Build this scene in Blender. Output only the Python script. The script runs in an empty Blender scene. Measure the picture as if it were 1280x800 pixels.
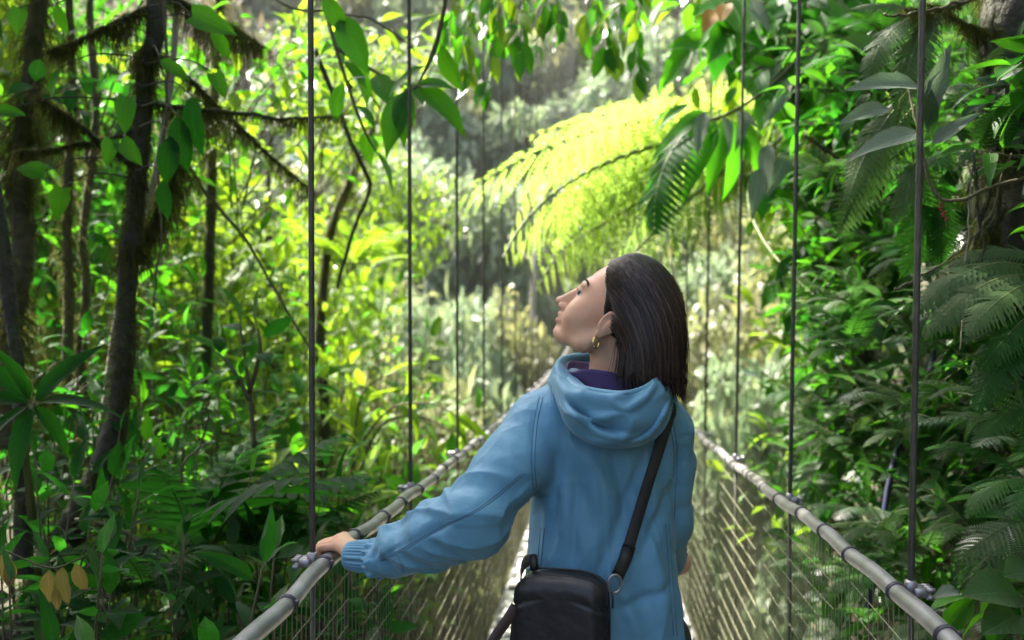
import bpy, math, random
import numpy as np
from mathutils import Vector, Matrix, Quaternion
from mathutils.bvhtree import BVHTree

random.seed(7)
RNG = np.random.default_rng(11)
SC = bpy.context.scene
COL = SC.collection

# ------------------------------------------------------------------ camera
FPX = 1280 * 35 / 36
YAW, PITCH = math.radians(4.5), math.radians(-0.37)
CAM = np.array((-0.01, 0.0, 1.5))
_cd = bpy.data.cameras.new("camera")
cam = bpy.data.objects.new("camera", _cd)
COL.objects.link(cam)
cam.location = CAM
cam.rotation_euler = (math.pi / 2 + PITCH, 0, YAW)
_cd.lens, _cd.sensor_width = 35, 36
_cd.clip_start, _cd.clip_end = 0.05, 600
_cd.dof.use_dof = True
_cd.dof.focus_distance = 1.85
_cd.dof.aperture_fstop = 3.4
_cd.dof.aperture_blades = 0
SC.camera = cam
CR = np.array((math.cos(YAW), math.sin(YAW), 0.0))
CF0 = np.array((-math.sin(YAW), math.cos(YAW), 0.0))
CF = CF0 * math.cos(PITCH) + np.array((0, 0, math.sin(PITCH)))
CU = np.cross(CR, CF)

def at(px, py, d):
    """the point at depth d (metres) seen at photograph pixel px, py"""
    return CAM + CF * d + CR * ((px - 640) / FPX * d) + CU * ((400 - py) / FPX * d)

# ------------------------------------------------------------------ sky + sun
SUN_AZ, SUN_EL = math.radians(-64), math.radians(54)
SUN = np.array((math.sin(SUN_AZ) * math.cos(SUN_EL), math.cos(SUN_AZ) * math.cos(SUN_EL), math.sin(SUN_EL)))
W = bpy.data.worlds.new("World")
SC.world = W
W.use_nodes = True
_n = W.node_tree.nodes
_bg = _n["Background"]
_sky = _n.new("ShaderNodeTexSky")
_sky.sky_type = 'NISHITA'
_sky.sun_disc = False
_sky.sun_elevation = SUN_EL
_sky.sun_rotation = SUN_AZ
_sky.air_density = 0.8
_sky.dust_density = 5.0
_sky.ozone_density = 1.0
W.node_tree.links.new(_sky.outputs[0], _bg.inputs[0])
_bg.inputs[1].default_value = 0.15
_sl = bpy.data.lights.new("sun", 'SUN')
_sl.energy = 5.0
_sl.angle = math.radians(0.53)
_sl.color = (1.0, 0.94, 0.83)
sun = bpy.data.objects.new("sun", _sl)
COL.objects.link(sun)
sun.rotation_euler = Vector(SUN).to_track_quat('Z', 'Y').to_euler()
sun.location = (0, 0, 30)

SC.view_settings.view_transform = 'Standard'
SC.view_settings.look = 'None'
SC.view_settings.gamma = 1
SC.view_settings.exposure = 2.6
SC.cycles.use_denoising = True
SC.cycles.max_bounces = 8
SC.cycles.diffuse_bounces = 4
SC.cycles.glossy_bounces = 3
SC.cycles.transmission_bounces = 4
SC.cycles.transparent_max_bounces = 6
SC.cycles.sample_clamp_indirect = 6
SC.cycles.caustics_reflective = False
SC.cycles.caustics_refractive = False

# ------------------------------------------------------------------ helpers
def mesh_np(name, V, F, mat=None, smooth=True, uv=None, fattr=None, vattr=None):
    """V (n,3); F = list of int arrays (k,3)/(k,4) or one array; uv per vertex (n,2); fattr/vattr dict of floats"""
    if not isinstance(F, (list, tuple)):
        F = [F]
    F = [np.asarray(f, dtype=np.int64) for f in F if len(f)]
    me = bpy.data.meshes.new(name)
    V = np.asarray(V, dtype=np.float64)
    me.vertices.add(len(V))
    me.vertices.foreach_set("co", V.astype(np.float32).ravel())
    loops = np.concatenate([f.ravel() for f in F])
    sizes = np.concatenate([np.full(len(f), f.shape[1]) for f in F])
    starts = np.concatenate([[0], np.cumsum(sizes)[:-1]])
    me.loops.add(len(loops))
    me.loops.foreach_set("vertex_index", loops.astype(np.int32))
    me.polygons.add(len(sizes))
    me.polygons.foreach_set("loop_start", starts.astype(np.int32))
    me.polygons.foreach_set("loop_total", sizes.astype(np.int32))
    me.update(calc_edges=True)
    if smooth:
        me.polygons.foreach_set("use_smooth", np.ones(len(sizes), dtype=bool))
    if uv is not None:
        l = me.uv_layers.new(name="UVMap")
        l.data.foreach_set("uv", np.asarray(uv, dtype=np.float32)[loops].ravel())
    for k, a in (fattr or {}).items():
        at_ = me.attributes.new(k, 'FLOAT', 'FACE')
        at_.data.foreach_set("value", np.asarray(a, dtype=np.float32))
    for k, a in (vattr or {}).items():
        at_ = me.attributes.new(k, 'FLOAT', 'POINT')
        at_.data.foreach_set("value", np.asarray(a, dtype=np.float32))
    if mat is not None:
        me.materials.append(mat)
    return me

def obj(name, me, parent=None, kind=None, mw=None):
    o = bpy.data.objects.new(name, me)
    COL.objects.link(o)
    if parent is not None:
        o.parent = parent
        o.matrix_parent_inverse = PINV.get(parent.name) or Matrix.Identity(4)
    if mw is not None:
        o.matrix_basis = mw
    if kind:
        o["kind"] = kind
    return o

PINV = {}
def thing(name, label, cat, loc, group=None):
    """an Empty at the base of a thing; parts are given in world coordinates"""
    o = bpy.data.objects.new(name, None)
    COL.objects.link(o)
    o.empty_display_size = 0.1
    o.location = Vector(loc)
    PINV[o.name] = Matrix.Translation(-Vector(loc))
    o["label"], o["category"] = label, cat
    if group:
        o["group"] = group
    return o

def frame(d, up=(0, 0, 1)):
    d = np.asarray(d, float); d = d / (np.linalg.norm(d) + 1e-12)
    x = np.cross(d, up)
    n = np.linalg.norm(x)
    if n < 1e-6:
        x = np.cross(d, (1, 0, 0)); n = np.linalg.norm(x)
    x /= n
    return x, d, np.cross(x, d)      # x right, y along d, z normal

def mat_from(pos, d, up=(0, 0, 1), s=1.0):
    x, y, z = frame(d, up)
    return Matrix(((x[0] * s, y[0] * s, z[0] * s, pos[0]), (x[1] * s, y[1] * s, z[1] * s, pos[1]),
                   (x[2] * s, y[2] * s, z[2] * s, pos[2]), (0, 0, 0, 1)))

def catmull(P, n, closed=False):
    P = np.asarray(P, float)
    m = len(P)
    if closed:
        t = np.linspace(0, m, n, endpoint=False)
    else:
        t = np.linspace(0, m - 1, n)
    i = np.floor(t).astype(int)
    if not closed:
        i = np.minimum(i, m - 2)
    u = (t - i)[:, None] if P.ndim == 2 else (t - i).reshape((-1,) + (1,) * (P.ndim - 1))
    def g(k):
        if closed:
            return P[k % m]
        Q = P[np.clip(k, 0, m - 1)].copy()
        return Q
    p0, p1, p2, p3 = g(i - 1), g(i), g(i + 1), g(i + 2)
    return 0.5 * ((2 * p1) + (-p0 + p2) * u + (2 * p0 - 5 * p1 + 4 * p2 - p3) * u ** 2 + (-p0 + 3 * p1 - 3 * p2 + p3) * u ** 3)

def tube_geo(P, R, sides=8, caps=True, twist=0.0, lobes=0, lobe_amp=0.0):
    P = np.asarray(P, float); n = len(P)
    R = np.broadcast_to(np.asarray(R, float), (n,))
    T = np.gradient(P, axis=0)
    T /= np.linalg.norm(T, axis=1, keepdims=True) + 1e-12
    N = np.zeros((n, 3))
    a = np.array((1., 0, 0)) if abs(T[0, 0]) < .8 else np.array((0, 1., 0))
    N[0] = a - T[0] * a.dot(T[0]); N[0] /= np.linalg.norm(N[0])
    for i in range(1, n):
        v = N[i - 1] - T[i] * N[i - 1].dot(T[i])
        N[i] = v / (np.linalg.norm(v) + 1e-12)
    B = np.cross(T, N)
    th = np.linspace(0, 2 * math.pi, sides, endpoint=False)
    ph = th[None, :] + twist * np.arange(n)[:, None]
    rr = R[:, None] * (1 + (lobe_amp * np.abs(np.sin(th * lobes / 2)) if lobes else 0))
    V = P[:, None, :] + rr[..., None] * (np.cos(ph)[..., None] * N[:, None] + np.sin(ph)[..., None] * B[:, None])
    V = V.reshape(-1, 3)
    i = np.arange(n - 1)[:, None] * sides
    j = np.arange(sides)[None, :]
    j2 = (j + 1) % sides
    Q = np.stack([i + j, i + j2, i + sides + j2, i + sides + j], -1).reshape(-1, 4)
    F = [Q]
    if caps:
        c0, c1 = len(V), len(V) + 1
        V = np.vstack([V, P[:1], P[-1:]])
        k = np.arange(sides); k2 = (k + 1) % sides
        F.append(np.concatenate([np.stack([k2, k, np.full(sides, c0)], -1),
                                 np.stack([k + (n - 1) * sides, k2 + (n - 1) * sides, np.full(sides, c1)], -1)]))
    return V, F

class MB:
    """collects pieces of ONE part"""
    def __init__(s): s.V = []; s.F3 = []; s.F4 = []; s.n = 0
    def add(s, V, F):
        for f in (F if isinstance(F, list) else [F]):
            f = np.asarray(f)
            if len(f):
                (s.F4 if f.shape[1] == 4 else s.F3).append(f + s.n)
        s.V.append(np.asarray(V, float)); s.n += len(V)
        return s
    def tube(s, P, R, sides=8, **k): return s.add(*tube_geo(P, R, sides, **k))
    def box(s, c, h, M=None, bev=0.0):
        x, y, z = h
        b = min(bev, x * .49, y * .49, z * .49) if bev else 0
        if b:
            V = []
            for sx in (-1, 1):
                for sy in (-1, 1):
                    for sz in (-1, 1):
                        V += [(sx * x, sy * (y - b), sz * (z - b)), (sx * (x - b), sy * y, sz * (z - b)), (sx * (x - b), sy * (y - b), sz * z)]
            V = np.array(V)
            import bmesh as _b
            bm = _b.new()
            vs = [bm.verts.new(v) for v in V]
            r = _b.ops.convex_hull(bm, input=vs)
            bm.verts.index_update()
            V = np.array([v.co[:] for v in bm.verts])
            F = np.array([[v.index for v in f.verts] for f in bm.faces])
            bm.free()
        else:
            V = np.array([(sx * x, sy * y, sz * z) for sx in (-1, 1) for sy in (-1, 1) for sz in (-1, 1)])
            F = np.array([(0, 1, 3, 2), (4, 6, 7, 5), (0, 4, 5, 1), (2, 3, 7, 6), (0, 2, 6, 4), (1, 5, 7, 3)])
        if M is not None:
            V = V @ np.asarray(M).T
        return s.add(V + np.asarray(c), F)
    def mesh(s, name, mat, smooth=True, **k):
        F = []
        if s.F3: F.append(np.concatenate(s.F3))
        if s.F4: F.append(np.concatenate(s.F4))
        return mesh_np(name, np.concatenate(s.V), F, mat, smooth, **k)

def _hash(ix, iy, iz, seed):
    h = (ix * 374761393 + iy * 668265263 + iz * 2147483647 + seed * 974711) & 0xffffffff
    h = ((h ^ (h >> 13)) * 1274126177) & 0xffffffff
    h = h ^ (h >> 16)
    return (h & 0xffff) / 65535.0

def vnoise(P, seed=0):
    P = np.asarray(P, float)
    I = np.floor(P).astype(np.int64)
    f = P - I
    f = f * f * (3 - 2 * f)
    r = 0
    for dx in (0, 1):
        for dy in (0, 1):
            for dz in (0, 1):
                w = (f[..., 0] if dx else 1 - f[..., 0]) * (f[..., 1] if dy else 1 - f[..., 1]) * (f[..., 2] if dz else 1 - f[..., 2])
                r = r + w * _hash(I[..., 0] + dx, I[..., 1] + dy, I[..., 2] + dz, seed)
    return r * 2 - 1

def fbm(P, oct=3, seed=0):
    a, r, s = 1.0, 0, 0
    for o in range(oct):
        r = r + a * vnoise(np.asarray(P) * 2 ** o, seed + o * 17); s += a; a *= .5
    return r / s
# ------------------------------------------------------------------ materials
class NT:
    def __init__(s, name):
        s.m = bpy.data.materials.new(name)
        s.m.use_nodes = True
        s.t = s.m.node_tree
        s.n = s.t.nodes
        s.n.clear()
        s.out = s.n.new("ShaderNodeOutputMaterial")
    def add(s, typ, _in=None, **kw):
        nd = s.n.new(typ)
        for k, v in kw.items():
            setattr(nd, k, v)
        for k, v in (_in or {}).items():
            if isinstance(v, bpy.types.NodeSocket):
                s.t.links.new(v, nd.inputs[k])
            else:
                nd.inputs[k].default_value = v
        return nd
    def math(s, op, a, b=0.0, clamp=False):
        nd = s.add("ShaderNodeMath", {0: a, 1: b}, operation=op, use_clamp=clamp)
        return nd.outputs[0]
    def ramp(s, fac, stops, interp='LINEAR'):
        nd = s.add("ShaderNodeValToRGB", {0: fac})
        nd.color_ramp.interpolation = interp
        e = nd.color_ramp.elements
        while len(e) < len(stops):
            e.new(0.5)
        for i, (p, c) in enumerate(stops):
            e[i].position = p
            e[i].color = tuple(c) + (1,) if len(c) == 3 else c
        return nd.outputs[0]
    def mix(s, f, a, b):
        nd = s.add("ShaderNodeMix", data_type='RGBA')
        for k, v in ((0, f), (6, a), (7, b)):
            if isinstance(v, bpy.types.NodeSocket):
                s.t.links.new(v, nd.inputs[k])
            else:
                nd.inputs[k].default_value = v if k == 0 else (tuple(v) + (1,) if len(v) == 3 else v)
        return nd.outputs[2]
    def noise(s, scale, detail=4, coord='Object', rough=.55, vec=None, dist=0.0):
        if vec is None:
            vec = s.add("ShaderNodeTexCoord").outputs[coord]
        nd = s.add("ShaderNodeTexNoise", {"Vector": vec, "Scale": scale, "Detail": detail, "Roughness": rough, "Distortion": dist})
        return nd.outputs[0]
    def bump(s, h, strength=.3, dist=.01):
        return s.add("ShaderNodeBump", {"Strength": strength, "Distance": dist, "Height": h}).outputs[0]
    def surf(s, sh):
        s.t.links.new(sh, s.out.inputs[0])
        return s.m

def c4(c): return (c[0], c[1], c[2], 1.0)

def leaf_mat(name, ca, cb, tr, rough=.42, gloss=.05, trans=.42, veins=True, spot=(.12, .09, .03), spotamt=.35, fres=.22):
    N = NT(name)
    oi = N.add("ShaderNodeObjectInfo").outputs["Random"]
    ra = N.add("ShaderNodeAttribute", attribute_name="rnd").outputs["Fac"]
    r = N.math('FRACT', N.math('ADD', oi, ra))
    uv = N.add("ShaderNodeUVMap").outputs[0]
    sep = N.add("ShaderNodeSeparateXYZ", {0: uv})
    u, v = sep.outputs[0], sep.outputs[1]
    au = N.math('ABSOLUTE', u)
    col = N.ramp(r, [(0, ca), (.55, [(a + b) / 2 for a, b in zip(ca, cb)]), (1, cb)])
    geo = N.add("ShaderNodeNewGeometry").outputs["Position"]
    nz = N.noise(9, 3, vec=geo)
    col = N.mix(N.math('MULTIPLY', nz, .45), col, [c * .55 for c in ca])
    sp = N.noise(34, 4, vec=geo, rough=.7)
    col = N.mix(N.math('MULTIPLY', N.ramp(sp, [(.62, (0, 0, 0)), (.74, (1, 1, 1))]), spotamt), col, spot)
    nrm = None
    if veins:
        w = N.math('FRACT', N.math('ADD', N.math('MULTIPLY', v, 9.0), N.math('MULTIPLY', au, -2.2)))
        lat = N.math('SUBTRACT', 1.0, N.math('MULTIPLY', N.math('ABSOLUTE', N.math('SUBTRACT', w, .5)), 9.0), True)
        mid = N.math('SUBTRACT', 1.0, N.math('MULTIPLY', au, 14.0), True)
        vv = N.math('MAXIMUM', N.math('MULTIPLY', lat, .55), mid)
        eg = N.math('ADD', N.math('MAXIMUM', au, N.math('MULTIPLY', v, .96)), N.math('MULTIPLY', N.math('SUBTRACT', sp, .5), 1.1))
        col = N.mix(N.math('MULTIPLY', N.ramp(eg, [(.93, (0, 0, 0)), (1.0, (1, 1, 1))]), .6), col, spot)
        col = N.mix(N.math('MULTIPLY', vv, .42), col, [min(1, c * 1.9 + .02) for c in cb])
        h = N.math('SUBTRACT', N.math('MULTIPLY', nz, .5), vv)
        nrm = N.bump(h, .5, .004)
    d = {"Color": col, "Roughness": .6}
    g = {"Color": (1, 1, 1, 1), "Roughness": rough}
    t = {"Color": N.mix(.35, N.mix(r, tr, [tr[0] * .6, tr[1] * .85, tr[2]]), N.mix(.5, col, tr))}
    if nrm is not None:
        d["Normal"] = nrm; g["Normal"] = nrm
    dif = N.add("ShaderNodeBsdfDiffuse", d).outputs[0]
    trn = N.add("ShaderNodeBsdfTranslucent", t).outputs[0]
    m1 = N.add("ShaderNodeMixShader", {0: trans, 1: dif, 2: trn}).outputs[0]
    gl = N.add("ShaderNodeBsdfGlossy", g).outputs[0]
    fr = N.add("ShaderNodeFresnel", {"IOR": 1.42}).outputs[0]
    f = N.math('ADD', N.math('MULTIPLY', fr, fres), gloss, True)
    m2 = N.add("ShaderNodeMixShader", {0: f, 1: m1, 2: gl}).outputs[0]
    return N.surf(m2)

def principled(name, col, rough=.6, metal=0.0, bump=None, spec=.5, var=None, **kw):
    """var=(scale, colour2, amount); bump=(scale, strength, distance)"""
    N = NT(name)
    c = None
    if var:
        nz = N.noise(var[0], 5)
        f = N.math('MULTIPLY', N.ramp(nz, [(.3, (0, 0, 0)), (.7, (1, 1, 1))]), var[2])
        c = N.mix(f, col, var[1])
    i = {"Base Color": c if c is not None else c4(col), "Roughness": rough, "Metallic": metal, "Specular IOR Level": spec}
    if bump:
        i["Normal"] = N.bump(N.noise(bump[0], 5), bump[1], bump[2])
    i.update(kw)
    return N.surf(N.add("ShaderNodeBsdfPrincipled", i).outputs[0])

M = {}
M['steel'] = principled("grey_rail_pipe", (.25, .235, .25), .42, .15, (40, .25, .003), var=(12, (.10, .105, .08), .85))
M['rope'] = principled("weathered_wire_rope", (.085, .08, .07), .5, .5, (160, .5, .001), var=(30, (.035, .04, .025), .8))
M['clamp'] = principled("dull_galvanised_clamp", (.34, .33, .36), .42, .7, (60, .3, .002), var=(40, (.12, .11, .1), .6))
M['tie'] = principled("dark_tie_band", (.05, .045, .055), .45, .3)
M['net'] = principled("net_wire", (.25, .24, .16), .55, .1, var=(9, (.11, .11, .065), .7))
M['plank'] = principled("pale_deck_plate", (.52, .51, .49), .65, .0, (30, .5, .004), var=(6, (.33, .32, .28), .8))
def _soil():
    N = NT("forest_floor")
    geo = N.add("ShaderNodeNewGeometry").outputs["Position"]
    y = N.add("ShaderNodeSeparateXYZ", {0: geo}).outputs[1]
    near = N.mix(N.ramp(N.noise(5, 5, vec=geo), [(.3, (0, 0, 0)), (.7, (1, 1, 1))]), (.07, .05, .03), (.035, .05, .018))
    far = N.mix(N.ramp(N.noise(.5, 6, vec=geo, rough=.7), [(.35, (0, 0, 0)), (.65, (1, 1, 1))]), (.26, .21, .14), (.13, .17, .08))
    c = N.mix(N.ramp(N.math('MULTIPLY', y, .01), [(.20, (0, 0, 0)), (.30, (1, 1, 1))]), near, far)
    p = N.add("ShaderNodeBsdfPrincipled", {"Base Color": c, "Roughness": .9, "Normal": N.bump(N.noise(14, 5, vec=geo), 1.0, .05)})
    return N.surf(p.outputs[0])
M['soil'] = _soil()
M['bark'] = principled("dark_bark", (.022, .017, .012), .85, 0, (26, 1.0, .02), var=(7, (.03, .042, .012), .75))
M['bark_moss'] = principled("mossy_bark", (.10, .09, .045), .95, 0, (30, 1.0, .02), var=(9, (.055, .05, .03), .8))
M['bark_red'] = principled("reddish_bark", (.20, .11, .07), .8, 0, (22, .8, .01), var=(7, (.09, .07, .04), .7))
M['bark_pale'] = principled("pale_bark", (.30, .27, .22), .8, 0, (22, .8, .01), var=(7, (.16, .15, .10), .7))
M['twig'] = principled("brown_twig", (.075, .055, .032), .8, 0, (40, .6, .004), var=(9, (.06, .075, .02), .7))
M['stem'] = principled("green_stem", (.08, .12, .03), .6, 0, var=(9, (.10, .08, .03), .6))

M['moss'] = leaf_mat("hanging_moss", (.030, .036, .010), (.085, .085, .026), (.20, .20, .045), .8, 0, .4, False, spotamt=0, fres=0)
M['moss_green'] = leaf_mat("green_moss", (.05, .07, .015), (.10, .12, .03), (.22, .28, .05), .8, 0, .35, False, spotamt=0, fres=0)
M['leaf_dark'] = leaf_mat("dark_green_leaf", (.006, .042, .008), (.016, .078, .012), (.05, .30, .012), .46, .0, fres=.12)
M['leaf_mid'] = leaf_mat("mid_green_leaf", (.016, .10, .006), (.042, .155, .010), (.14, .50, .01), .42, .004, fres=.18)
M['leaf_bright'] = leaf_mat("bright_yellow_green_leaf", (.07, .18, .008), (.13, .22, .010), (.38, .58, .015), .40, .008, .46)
M['leaf_grey'] = leaf_mat("grey_green_leaf", (.022, .070, .020), (.06, .11, .042), (.10, .26, .03), .44, .006, .36, fres=.25)
M['leaf_silver'] = leaf_mat("silvery_leaf_underside", (.13, .18, .12), (.22, .26, .20), (.16, .26, .10), .48, .0, .25, fres=.22)
M['leaf_ochre'] = leaf_mat("withered_ochre_leaf", (.30, .22, .05), (.38, .30, .08), (.45, .32, .06), .6, .01, .35, spot=(.10, .05, .02), spotamt=.7)
M['leaf_orange'] = leaf_mat("dry_orange_leaf", (.34, .15, .03), (.30, .19, .04), (.50, .22, .03), .6, .01, .4, spot=(.12, .05, .02), spotamt=.6)
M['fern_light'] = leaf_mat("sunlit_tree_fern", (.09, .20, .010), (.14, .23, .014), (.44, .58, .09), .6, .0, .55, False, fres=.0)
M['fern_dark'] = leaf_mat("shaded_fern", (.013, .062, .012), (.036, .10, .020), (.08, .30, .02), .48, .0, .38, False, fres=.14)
M['fern_grey'] = leaf_mat("grey_green_fern", (.036, .085, .025), (.085, .135, .05), (.15, .30, .05), .5, .004, .38, False, fres=.16)
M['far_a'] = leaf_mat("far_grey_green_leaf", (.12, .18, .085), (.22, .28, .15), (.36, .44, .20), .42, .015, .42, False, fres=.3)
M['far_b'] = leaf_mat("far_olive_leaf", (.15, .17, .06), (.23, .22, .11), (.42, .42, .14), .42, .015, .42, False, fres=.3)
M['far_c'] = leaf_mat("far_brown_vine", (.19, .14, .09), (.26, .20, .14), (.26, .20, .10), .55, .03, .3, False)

M['skin'] = None
def _skin():
    N = NT("skin")
    lip = N.add("ShaderNodeAttribute", attribute_name="lip").outputs["Fac"]
    nz = N.noise(45, 4)
    c = N.mix(nz, (.55, .305, .19), (.67, .39, .26))
    c = N.mix(N.math('MULTIPLY', N.ramp(N.noise(260, 2), [(.60, (0, 0, 0)), (.72, (1, 1, 1))]), .25), c, (.40, .20, .13))
    c = N.mix(N.math('MULTIPLY', N.ramp(N.noise(16, 2), [(.45, (0, 0, 0)), (.7, (1, 1, 1))]), .35), c, (.60, .27, .20))
    c = N.mix(lip, c, (.46, .17, .15))
    b = N.bump(N.noise(520, 3), .12, .0008)
    p = N.add("ShaderNodeBsdfPrincipled", {"Base Color": c, "Roughness": .46, "Subsurface Weight": .12, "Subsurface Radius": (.012, .005, .003), "Subsurface Scale": .6, "Specular IOR Level": .4, "Normal": b})
    return N.surf(p.outputs[0])
M['skin'] = _skin()
def _cloth():
    N = NT("blue_shell_fabric")
    nz = N.noise(7, 4)
    c = N.mix(nz, (.086, .225, .338), (.104, .258, .378))
    b1 = N.noise(900, 2)
    b2 = N.noise(38, 4, dist=.6)
    h = N.math('ADD', N.math('MULTIPLY', b1, .06), b2)
    gp = N.add("ShaderNodeMapping", {"Vector": N.add("ShaderNodeTexCoord").outputs['Object'], "Scale": (1.0, 1.0, .55), "Rotation": (0, .5, .3)}).outputs[0]
    rn = N.add("ShaderNodeTexNoise", {"Vector": gp, "Scale": 13.0, "Detail": 5.0, "Distortion": .5}, noise_type='RIDGED_MULTIFRACTAL').outputs[0]
    h = N.math('ADD', h, N.math('MULTIPLY', rn, -.9))
    b = N.bump(h, .30, .006)
    p = N.add("ShaderNodeBsdfPrincipled", {"Base Color": c, "Roughness": .58, "Specular IOR Level": .35, "Sheen Weight": .12, "Normal": b})
    return N.surf(p.outputs[0])
M['cloth'] = _cloth()
M['cloth_dark'] = principled("blue_seam", (.050, .135, .215), .7)
M['lining'] = principled("purple_fleece", (.085, .052, .15), .9, 0, (300, .4, .002))
M['trouser'] = principled("dark_trousers", (.03, .032, .038), .8, 0, (60, .3, .004))
M['shoe'] = principled("dark_shoe", (.06, .05, .045), .7, 0, (60, .3, .003))
M['bag'] = principled("black_bag_fabric", (.012, .012, .014), .44, 0, (420, .25, .001), spec=.4)
M['bag_trim'] = principled("black_bag_trim", (.009, .009, .010), .55, 0, (300, .3, .001))
M['strap'] = principled("black_webbing", (.011, .010, .010), .7, 0, (500, .5, .001))
M['leather'] = principled("dark_brown_strap_end", (.03, .016, .011), .6, 0, (200, .3, .001))
M['ring'] = principled("grey_ring", (.28, .28, .30), .35, .7)
M['gold'] = principled("gold", (.72, .50, .20), .25, 1.0)
M['eye'] = principled("eye_white", (.72, .70, .68), .15)
M['iris'] = principled("brown_iris", (.05, .025, .012), .1)
def _hair():
    N = NT("dark_brown_hair")
    r = N.add("ShaderNodeAttribute", attribute_name="rnd").outputs["Fac"]
    c = N.ramp(r, [(0, (.007, .0045, .0034)), (.7, (.022, .0125, .0085)), (1, (.075, .044, .028))])
    p = N.add("ShaderNodeBsdfPrincipled", {"Base Color": c, "Roughness": .42, "Specular IOR Level": .28, "Anisotropic": .5})
    return N.surf(p.outputs[0])
M['hair'] = _hair()
M['blue_hose'] = principled("dark_blue_hose", (.012, .015, .055), .6)
M['rock'] = principled("mossy_rock", (.11, .10, .075), .9, 0, (12, 1.0, .05), var=(5, (.05, .07, .02), .8))
M['berry'] = principled("red_berry", (.32, .04, .02), .4)
M['petal'] = leaf_mat("pale_lilac_petal", (.50, .42, .55), (.55, .48, .60), (.5, .4, .55), .5, .02, .4, False, spotamt=0)
# ------------------------------------------------------------------ terrain
def sstep(a, b, x):
    t = np.clip((x - a) / (b - a), 0, 1)
    return t * t * (3 - 2 * t)

def ground_h(x, y):
    x = np.asarray(x, float); y = np.asarray(y, float)
    # ravine along the bridge
    g = -0.55 - 5.5 * sstep(3.0, 14.0, y) + 5.6 * sstep(22.0, 35.0, y)
    # left bank near the start, falling away with y
    lb = np.clip(-x - 0.9, 0, 3.2) * (0.55 + .25 * np.sin(y * .8)) * (1 - sstep(5, 13, y)) + np.clip(-x - 4, 0, 30) * .35
    # right bank: steep wall beside the bridge
    rb = np.clip(x - (0.72 + .05 * np.clip(y, 0, 30)), 0, 1.7) * (3.6 * (1 - .85 * sstep(6, 15, y))) + np.clip(x - 2.5, 0, 30) * .5
    hill = np.clip(y - 35.5, 0, 60) * .72
    back = np.clip(-y - .3, 0, 1.0) * .45
    nz = fbm(np.stack([x * .6, y * .6, x * 0], -1), 3, 5) * (.22 + .02 * np.abs(y)) * sstep(.5, 1.4, np.abs(x) + .06 * np.clip(y, 0, 20))
    return np.maximum(g, -6) + lb + rb + hill + back + nz

def grid_axis(pts): return np.concatenate(pts)
_gx = np.concatenate([np.linspace(-90, -9, 30), np.linspace(-8, -3, 20), np.linspace(-2.8, 4, 70), np.linspace(4.4, 9, 16), np.linspace(11, 90, 28)])
_gy = np.concatenate([np.linspace(-25, -1.5, 18), np.linspace(-1, 9, 90), np.linspace(9.6, 36, 50), np.linspace(38, 110, 30)])
_X, _Y = np.meshgrid(_gx, _gy, indexing='ij')
_Z = ground_h(_X, _Y)
_V = np.stack([_X, _Y, _Z], -1).reshape(-1, 3)
_i, _j = np.meshgrid(np.arange(len(_gx) - 1), np.arange(len(_gy) - 1), indexing='ij')
_a = (_i * len(_gy) + _j).ravel()
_F = np.stack([_a, _a + len(_gy), _a + len(_gy) + 1, _a + 1], -1)
ground = obj("ground", mesh_np("ground", _V, _F, M['soil']), kind="structure")

# ------------------------------------------------------------------ hanging bridge
HW = 0.525
def deck_z(y):
    y = np.asarray(y, float)
    return np.where(y < 2, 0, -.33 * (1 - ((np.clip(y, 2, 36) - 18) / 16) ** 2) * sstep(1.9, 2.6, y) * 1.0) + .0
BR0, BR1 = -1.2, 36.0
bridge = thing("hanging_bridge", "narrow hanging footbridge with netted sides, pipe handrails and steel hanger cables", "footbridge", (0, 0, 0))

def rail_pt(side, y):
    y = np.asarray(y, float)
    wob = .0028 * np.sin(y * 7.7 + side) + .0014 * np.sin(y * 19.3 + 2 * side)
    return np.stack([side * (HW + wob * .8), y, 1.01 + deck_z(y) + wob], -1)

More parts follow.
